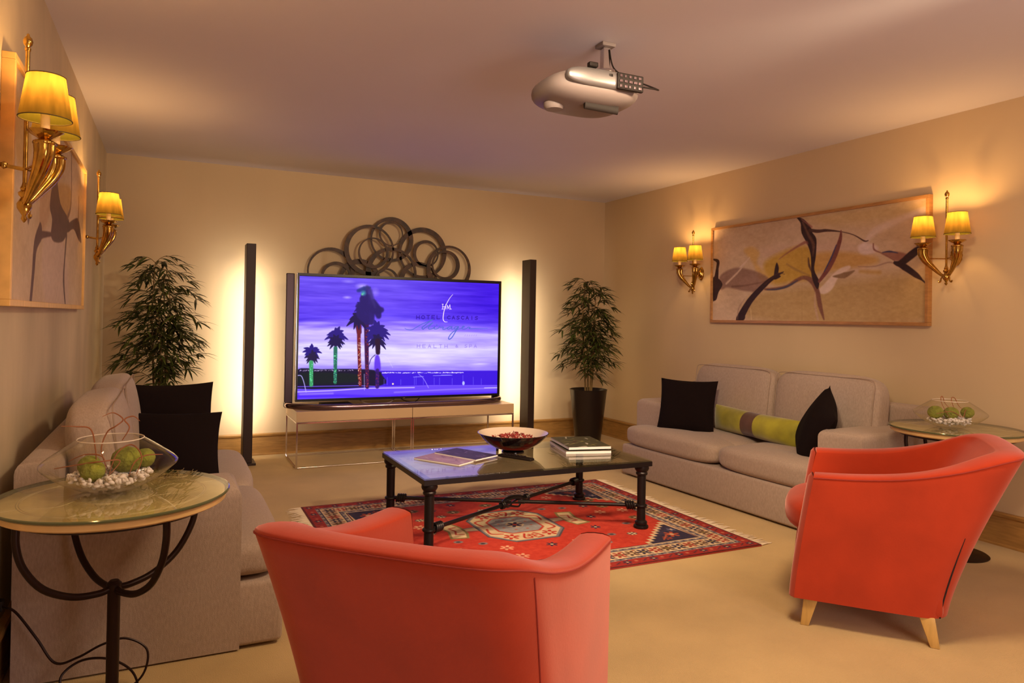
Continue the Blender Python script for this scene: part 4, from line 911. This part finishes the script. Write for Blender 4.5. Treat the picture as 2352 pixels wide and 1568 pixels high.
# booklets, remote, books
def cover(name, w, h, seed, cols, rough=.3):
    c = Canvas(90, 64, [(0, 0), (1, 0), (1, 1), (0, 1)]); c.sc = 90; q = random.Random(seed); c.im[:] = np.array(cols[0])/255
    for i in range(46): x, y = q.random(), q.random(); c.stroke([(x, y), (x+q.uniform(-.25, .25), y+q.uniform(-.2, .2))], [q.uniform(.01, .07), .01], q.choice(cols), .85, 1, False)
    return c.mesh('cover', (-w/2, h/2, 0), (w/2, h/2, 0), (w/2, -h/2, 0), (-w/2, -h/2, 0))
def book(name, w, h, th, loc, rz, label, cat, cols, seed, group=None, pages=M_paper):
    t = thing(name, label, cat, loc, rz, group); obj('pages', box(B(), (-w/2+.001, -h/2+.001, .0008), (w/2-.001, h/2-.001, th-.001)), pages, t)
    o = mesh_obj('cover', cover(name, w, h, seed, cols), attr_mat(name+'_cover', .55), t); o.location = (0, 0, th)
    obj('back_cover', box(B(), (-w/2, -h/2, 0), (w/2, h/2, .001)), pages, t); return t
def quadfit(a, b, d):            # a origin corner, b along width, d along height
    a, b, d = Vector(a), Vector(b), Vector(d); c_ = (b+d)/2; return c_, (b-a).length, (d-a).length, math.atan2((b-a).y, (b-a).x)
c_, w_, h_, rz_ = quadfit((1.87, -2.655), (2.05, -2.935), (2.06, -2.55)); book('booklet', w_, .21, .007, (1.975+.05, -2.775, TOP), rz_, 'pale thin booklet partly under the dark booklet on the coffee table', 'booklet', [(150, 120, 150), (120, 90, 130), (170, 150, 170)], 3)
c_, w_, h_, rz_ = quadfit((2.005, -2.60), (2.155, -2.90), (2.165, -2.52)); book('booklet', w_, .205, .008, (2.172, -2.715, TOP+.0075), rz_, 'dark violet booklet lying on the pale one on the coffee table', 'booklet', [(52, 40, 74), (84, 66, 120), (36, 28, 60), (120, 100, 150)], 4)
t = thing('remote_control', 'slim black remote control beside the bowl on the coffee table', 'remote control', (2.425, -2.895, TOP), math.atan2(-.214, .121)); bm = box(B(), (-.12, -.022, .001), (.12, .022, .017), .006, 3); obj('body', bm, M_darkp, t, True)
bm = B()
for i in range(7):
    for j in range(2): box(bm, (-.09+.024*i, -.012+.014*j, .0245), (-.078+.024*i, -.003+.014*j, .019))
obj('buttons', bm, M_tvg, t)
rzb = math.atan2(-.06, .30)
book('large_book', .30, .40, .016, (2.985, -2.71, TOP), rzb-.05, 'white-edged large book, lower of the two at the right of the coffee table', 'book', [(90, 80, 60), (60, 50, 40)], 6)
book('large_book', .285, .385, .016, (2.99, -2.705, TOP+.0245), rzb, 'glossy green and white picture book, topmost of two on the coffee table', 'book', [(58, 56, 34), (120, 112, 60), (190, 180, 170), (60, 30, 24), (36, 36, 26), (96, 92, 50)], 7)

# ------------------------------------------------------------------ side tables, glass bowls
def make_side_table(R_=.335, H_=.705):
    t = thing('side_table', '', 'side table', (0, 0, 0), 0, 'round marble side tables with iron stems')
    obj('marble_top', caplathe(B(), [(R_-.028, H_-.034), (R_-.022, H_-.036), (R_-.012, H_-.030), (R_-.011, H_-.014), (R_-.016, H_-.0102)], 64), M_marblee, t, True, 35)
    bm = B(); n = 64
    lathe(bm, [(0, H_-.0098), (.085, H_-.0098), (.105, H_-.0098)], n); obj('inlay_disc', bm, M_marblel, t)
    bm = B(); lathe(bm, [(.105, H_-.0099), (.20, H_-.0099), (.28, H_-.0099), (R_-.017, H_-.0099)], n); obj('veneer', bm, M_marble, t)
    bm = B()
    for r_ in (.106, .115, .255, .262): sweep(bm, [(r_*math.cos(2*PI*i/64), r_*math.sin(2*PI*i/64), H_-.0098) for i in range(64)], .0012, 4, closed=True)
    for a in range(4): an = a*PI/2+.35; sweep(bm, [(.262*math.cos(an), .262*math.sin(an), H_-.0098), ((R_-.017)*math.cos(an), (R_-.017)*math.sin(an), H_-.0098)], .0012, 4)
    for a in range(8): an = a*PI/4+.35; sweep(bm, smoothpts([(.116*math.cos(an), .116*math.sin(an), H_-.0098), (.18*math.cos(an+.22), .18*math.sin(an+.22), H_-.0098), (.254*math.cos(an), .254*math.sin(an), H_-.0098)], 4), .0012, 4)
    obj('inlay_lines', bm, M_marblel, t)
    gd = obj('glass_disc', lathe(B(), [(0, H_), (R_-.004, H_)], 72), M_glasst, t); obj('glass_edge', lathe(B(), [(R_-.014, H_-.0095), (R_-.002, H_-.0085), (R_, H_-.0065), (R_, H_-.002), (R_-.004, H_)], 72), M_edge, gd, True)
    bm = B(); zt = H_-.042; rr = R_-.055
    sweep(bm, [(rr*math.cos(2*PI*i/48), rr*math.sin(2*PI*i/48), zt) for i in range(48)], .0085, 6, closed=True); obj('ring_rail', bm, M_ironb, t, True)
    zh = .40
    for a in range(4):
        an = a*PI/2+.55; P = smoothpts([(rr, 0, zt), (rr*1.0, 0, zt-.055), (rr*.93, 0, zt-.125), (rr*.74, 0, zt-.200), (rr*.45, 0, zt-.248), (rr*.18, 0, zt-.262), (.012, 0, zt-.258)], 5)
        c_, s_ = math.cos(an), math.sin(an); bm = B(); sweep(bm, [(p.x*c_, p.x*s_, p.z) for p in P], .0105, 10); obj('curved_leg', bm, M_ironb, t, True)
    zh = zt-.262
    obj('stem', caplathe(B(), [(.0185, .014), (.0185, zh-.01), (.022, zh), (.022, zh+.018), (.013, zh+.028)], 16), M_ironb, t, True)
    obj('base_plate', caplathe(B(), [(.165, 0), (.168, .004), (.160, .010), (.03, .016)], 48), M_ironb, t, True)
    return t
st = make_side_table(); st.location = (.372, -4.205, 0); st['label'] = 'round golden marble side table in the left foreground, before the left sofa'
st2 = dup(st, (4.535, -4.20, 0), .6, 'round marble side table in the right corner behind the coral armchair')
st2.location.z = 0
TZT = .706
def glass_bowl(loc, label, s=1.0):
    t = thing('glass_bowl', label, 'bowl', loc, 0, 'squat glass bowls on the side tables')
    out = [(.0, 0), (.06, .001), (.10, .014), (.15, .042), (.185, .070), (.196, .082), (.194, .092), (.170, .112), (.13, .140), (.095, .163)]
    bm = B(); P = [Vector((r, 0, z)) for r, z in out]; P = smoothpts(P, 4); o_ = [(max(0, p.x)*s, p.z*s) for p in P]; inn = []
    o_[0] = (0, 0); lathe(bm, o_, 56); obj('vessel', bm, M_glass, t, True, 60)
    bm = B(); r, z = o_[-1]; sweep(bm, [(r*math.cos(2*PI*i/56), r*math.sin(2*PI*i/56), z) for i in range(56)], .0018, 6, closed=True); obj('rim', bm, M_glassrim, t, True); return t
def pebbles(loc, m, name, label, R_=.115, n=420, z0=.012, seed=1):
    bm = B(); q = random.Random(seed)
    for i in range(n):
        a = q.uniform(0, 2*PI); r = R_*math.sqrt(q.random()); zf = .006+.36*max(0, r-.05)+.004; z = q.uniform(zf, max(zf+.001, .050)); s = q.uniform(.006, .0105)
        g = bmesh.ops.create_icosphere(bm, subdivisions=1, radius=s); M_ = Matrix.Rotation(q.uniform(0, 3), 3, Vector((q.random(), q.random(), 1)))
        for v in g['verts']: v.co = M_ @ Vector((v.co.x*1.25, v.co.y, v.co.z*.7))+Vector((r*math.cos(a), r*math.sin(a), z+.004))
    o = obj(name, bm, m, None, True, 60); o.location = loc; tag(o, label, 'pebbles', kind='stuff'); return o
def ball(name, r, loc, label, seed=0):
    bm = B(); bmesh.ops.create_icosphere(bm, subdivisions=3, radius=r); q = random.Random(seed)
    for v in bm.verts: v.co *= 1+q.uniform(-.03, .03); v.co.z *= .92
    o = obj(name, bm, M_moss, None, True, 80); o.location = loc; tag(o, label, 'moss ball', 'green moss balls in the glass bowls')
def twig(P, label, m=M_twig, r=.0022):
    bm = B(); Q = smoothpts(P, 6); sweep(bm, Q, lerplist([r*.6, r, r, r*.4], len(Q)), 6); o = obj('twig', bm, m, None, True); tag(o, label, 'twig', 'dried curly twigs')
gl = Vector((.352, -4.165, TZT)); glass_bowl(gl, 'squat clear glass bowl on the left marble table')
pebbles(gl, M_pebble, 'white_pebbles', 'white pebbles in the bottom of the left glass bowl')
V = lambda x, y, z: gl+Vector((x, y, z))
ball('moss_ball', .036, V(-.045, -.055, .073), 'small round moss ball nearest the viewer in the left glass bowl', 1)
ball('moss_ball', .047, V(.045, .015, .088), 'largest moss ball, right of centre in the left glass bowl', 2)
ball('moss_ball', .034, V(-.062, .035, .074), 'moss ball at the back left of the left glass bowl', 3)
ball('moss_ball', .034, V(.095, .045, .086), 'moss ball half hidden at the right of the left glass bowl', 4)
twig([V(-.01, .03, .06), V(-.03, .04, .12), V(-.015, .05, .175), V(.01, .04, .195), V(.03, .05, .215), V(.0, .07, .235), V(-.03, .06, .225)], 'twig rising tallest out of the left glass bowl')
twig([V(-.04, .02, .06), V(-.045, .02, .13), V(-.06, .03, .19), V(-.10, .03, .20), V(-.14, .02, .205)], 'twig curling out to the upper left of the left glass bowl')
twig([V(.03, .03, .15), V(.05, .03, .19), V(.035, .04, .215), V(.06, .04, .225), V(.08, .03, .21)], 'twig hooked over the opening of the left glass bowl')
twig([V(-.15, -.03, .082), V(-.10, -.05, .092), V(-.02, -.08, .105), V(.03, -.06, .10), V(.0, -.085, .06)], 'twig bent across the front of the left glass bowl')
twig([V(.15, .01, .10), V(.10, -.02, .105), V(.07, -.05, .09), V(.055, -.06, .05)], 'reddish twig pointing right inside the left glass bowl')
twig([V(.0, -.045, .06), V(.02, -.03, .12), V(.06, -.02, .142), V(.09, -.04, .105), V(.075, -.055, .05)], 'twig looped over the largest moss ball')
twig([V(-.12, .04, .09), V(-.07, .0, .115), V(-.02, -.03, .11), V(-.01, -.04, .06)], 'twig looped over the back left moss ball')
gr_ = Vector((4.50, -4.19, TZT)); glass_bowl(gr_, 'squat clear glass bowl on the right marble table', .92)
pebbles(gr_, M_crystal, 'clear_crystals', 'glassy white chips in the bottom of the right glass bowl', .11, 240, seed=5)
V = lambda x, y, z: gr_+Vector((x, y, z))
ball('moss_ball', .040, V(-.08, .03, .083), 'leftmost moss ball in the right glass bowl', 5)
ball('moss_ball', .038, V(-.005, -.01, .080), 'yellowish middle moss ball in the right glass bowl', 6)
ball('moss_ball', .034, V(.09, -.04, .084), 'rightmost moss ball in the right glass bowl', 7)
twig([V(-.05, -.03, .06), V(-.055, .01, .13), V(-.05, .02, .165), V(-.035, .02, .17), V(-.025, .01, .13), V(-.01, -.03, .09)], 'twig looping up at the left of the right glass bowl')
twig([V(.015, -.03, .07), V(.02, .0, .13), V(.028, .01, .163), V(.042, .0, .16), V(.045, -.02, .12), V(.07, -.03, .10)], 'twig looping up at the right of the right glass bowl')
twig([V(-.12, .0, .08), V(-.05, -.04, .095), V(.03, -.05, .06), V(.06, -.05, .10), V(.12, -.04, .095)], 'twig zigzagging between the moss balls of the right bowl')
# dry twigs lying on the left table, behind the bowl
M_dry = mat('dry_moss', (.16, .11, .035), .8); q = random.Random(12); bm = B()
for i in range(40):
    x, y = .515+q.gauss(0, .028), -4.06+q.gauss(0, .035); a = q.gauss(.9, .5); L_ = q.uniform(.03, .06); z = TZT+.003+q.random()*.006
    sweep(bm, [(x, y, z), (x+L_*.5*math.cos(a), y+L_*.5*math.sin(a), z+q.uniform(0, .006)), (x+L_*math.cos(a+.4), y+L_*math.sin(a+.4), z)], .0011, 4)
tag(obj('dry_sprigs', bm, M_dry), 'tangle of thin dry sprigs lying right of the left glass bowl', 'sprigs', kind='stuff')

# ------------------------------------------------------------------ bamboo palms
def make_palm(seed, hs):
    q = random.Random(seed); t = thing('bamboo_palm', '', 'potted plant', (0, 0, 0), 0, 'potted bamboo palms beside the television')
    obj('pot', lathe(B(), [(0, .0), (.120, .0), (.124, .01), (.185, .56), (.190, .575), (.184, .578), (.176, .56), (.168, .53), (0, .53)], 4*10), M_pot, t, True, 40)
    obj('soil', lathe(B(), [(0, .548), (.10, .545), (.172, .535)], 24), M_soil, t)
    LB = [B(), B()]
    def leaf(p, d, L_, w):
        bm = LB[q.random() < .28]; d = d.normalized(); side = d.cross(Vector((q.uniform(-.4, .4), q.uniform(-.4, .4), 1))).normalized(); nrm = side.cross(d); prev = None; pts = []
        for k, (f, ww) in enumerate(((0, .15), (.25, .9), (.55, 1), (.8, .6), (1, .02))):
            c_ = p+d*L_*f+Vector((0, 0, -L_*.35*f*f)); pts.append((bm.verts.new(c_-side*w*ww+nrm*w*.25*ww), bm.verts.new(c_), bm.verts.new(c_+side*w*ww+nrm*w*.25*ww)))
        for a, b in zip(pts, pts[1:]): bm.faces.new((a[0], a[1], b[1], b[0])); bm.faces.new((a[1], a[2], b[2], b[1]))
    tips = []
    for k, (bx, by, H_) in enumerate(((-.045, .02, 1.66), (.05, -.01, 1.58), (.0, -.05, 1.35), (.02, .05, 1.15))):
        P = smoothpts([(bx*.6, by*.6, .54), (bx, by, .9), (bx*1.25+q.uniform(-.02, .02), by*1.2, 1.25*H_/1.6), (bx*1.1+q.uniform(-.04, .04), by+q.uniform(-.03, .03), H_)], 8)
        bm = B(); sweep(bm, P, lerplist([.010, .007, .003], len(P)), 7); obj('cane', bm, M_cane, t, True)
        z = .66+.05*k; a = q.uniform(0, 6)
        while z < H_:
            z += q.uniform(.026, .042); a += 2.4+q.uniform(-.5, .5); p = min(P, key=lambda v: abs(v.z-z)); fz = (z-.6)/1.1
            R_ = q.uniform(.14, .27)*(1.08-.38*max(0, fz))*hs; d = Vector((math.cos(a), math.sin(a), 0)); nseg = 5
            br = [p+d*R_*(f/nseg)+Vector((0, 0, .14*math.sin(f/nseg*2.0)*R_/.25-.10*(f/nseg)**2)) for f in range(nseg+1)]
            bb = LBR; sweep(bb, br, [.0022]*nseg+[.001], 4)
            for f in range(1, nseg+1):
                for j in range(3 if f < nseg else 6):
                    an = a+(j-1)*.75+q.uniform(-.3, .3) if f < nseg else a+(j-2.5)*.42
                    dd = Vector((math.cos(an), math.sin(an), q.uniform(-.35, .35))); leaf(br[f], dd, q.uniform(.09, .165), q.uniform(.007, .011))
    for bm, m, nm in ((LB[0], M_leaf, 'foliage'), (LB[1], M_leaf2, 'light_foliage')):
        o = obj(nm, bm, m, t, recalc=False); o['kind'] = 'stuff'
    return t
LBR = B(); p0 = make_palm(3, 1.0); o = obj('branchlets', LBR, M_cane, p0); o['kind'] = 'stuff'; p0.location = (4.36, -.62, 0); p0['label'] = 'leafy bamboo palm in a tall tapered black pot, right of the television'
LBR = B(); p1 = make_palm(11, 1.02); o = obj('branchlets', LBR, M_cane, p1); o['kind'] = 'stuff'; p1.location = (.44, -.70, 0); p1['label'] = 'leafy bamboo palm in the left corner behind the left sofa'

# ------------------------------------------------------------------ projector
t = thing('projector', 'silver projector hanging from the ceiling on a short chrome mount', 'projector', (2.27, -3.87, RH))
def egg(bm, w, d, h, z, n=48, m=18, e=2.6, ez=2.6):
    rg = []
    for j in range(m+1):
        v = -PI/2+PI*j/m; cz = abs(math.cos(v))**(2/ez); sz = math.copysign(abs(math.sin(v))**(2/ez), math.sin(v)); ring = []
        if j in (0, m): rg.append([bm.verts.new((0, 0, z+sz*h/2))]); continue
        for i in range(n):
            a = 2*PI*i/n; cx = math.copysign(abs(math.cos(a))**(2/e), math.cos(a)); sy = math.copysign(abs(math.sin(a))**(2/e), math.sin(a)); ring.append(bm.verts.new((cx*cz*w/2, sy*cz*d/2, z+sz*h/2)))
        rg.append(ring)
    for A, C_ in zip(rg, rg[1:]):
        for i in range(n):
            j = (i+1) % n
            if len(A) == 1: bm.faces.new((A[0], C_[i], C_[j]))
            elif len(C_) == 1: bm.faces.new((A[i], A[j], C_[0]))
            else: bm.faces.new((A[i], A[j], C_[j], C_[i]))
bm = B(); egg(bm, .48, .38, .165, -.265, e=3.2, ez=2.3); obj('housing', bm, M_whitep, t, True, 70)
bm = B(); egg(bm, .40, .06, .085, -.247, e=3.5, ez=3); 
for v in bm.verts: v.co.y -= .172
obj('rear_panel', bm, M_silver, t, True, 70)
obj('connector_panel', box(B(), (.045, -.213, -.288), (.185, -.195, -.212), .006), M_darkp, t)
bm = B(); q = random.Random(3)
for i in range(5):
    for j in range(3):
        x = .055+.025*i; z = -.280+.023*j; box(bm, (x, -.217, z), (x+q.uniform(.008, .018), -.21, z+.012), .001)
obj('sockets', bm, M_tvg2, t)
obj('top_vent', box(B(), (-.10, -.208, -.208), (-.055, -.180, -.186), .005), M_darkp, t); obj('infrared_window', caplathe(B(), [(.014, 0), (.014, .01)], 14, (.015, -.192, -.235)), M_darkp, t)
bm = B(); sweep(bm, [(-.06, -.10, -.339), (.12, -.10, -.343)], .026, 16, flat=.35); obj('button_panel', bm, M_darkp, t, True)
obj('lens_ring', caplathe(B(), [(.04, -.35), (.05, -.338), (.05, -.32)], 24, (-.15, .02, 0)), M_whitep, t, True)
obj('ceiling_plate', box(B(), (.083, -.025, -.018), (.157, .045, 0), .003), M_whitep, t); obj('mount_column', box(B(), (.100, -.008, -.13), (.140, .028, -.018), .004), M_chrome, t)
bm = B(); lathe(bm, [(0, -.150), (.05, -.150), (.056, -.142), (.05, -.13), (.03, -.122), (0, -.122)], 20, (.12, .01, 0)); 
for a in range(4): an = a*PI/2+.5; sweep(bm, [(.12, .01, -.15), (.12+.11*math.cos(an), .01+.09*math.sin(an), -.168), (.12+.12*math.cos(an), .01+.10*math.sin(an), -.19)], .008, 6)
obj('mount_spider', bm, M_chrome, t, True)
bm = B(); sweep(bm, smoothpts([(.13, -.01, -.03), (.15, -.02, -.12), (.21, -.06, -.17), (.285, -.12, -.215), (.30, -.17, -.245), (.24, -.215, -.262), (.18, -.22, -.265)], 6), .0038, 6); obj('cable', bm, M_darkp, t, True)

# ------------------------------------------------------------------ left foreground lead and socket
t = thing('wall_socket', 'dark wall socket low on the left wall beside the sofa', 'socket', (0, -3.93, .30)); obj('plate', box(B(), (0, -.04, -.04), (.008, .04, .04), .003), M_darkp, t); obj('plug', box(B(), (.008, -.018, -.018), (.035, .018, .018), .005), M_darkp, t)
CP = [(.030, -3.94, .30), (.075, -3.97, .285), (.14, -4.0, .20), (.195, -4.02, .12), (.26, -4.03, .13), (.33, -4.03, .16), (.40, -4.02, .165), (.465, -4.03, .12), (.455, -4.06, .05), (.39, -4.08, .012), (.30, -4.08, .008), (.225, -4.04, .03), (.215, -4.02, .075), (.27, -4.0, .105), (.35, -4.0, .095), (.42, -4.02, .05), (.445, -4.10, .008), (.44, -4.30, .007), (.36, -4.55, .007)]
bm = B(); sweep(bm, smoothpts(CP, 8), .0042, 6); tag(obj('power_cord', bm, M_ironb, smooth=True), 'dark power cord looping beside the left marble table stem', 'cord')
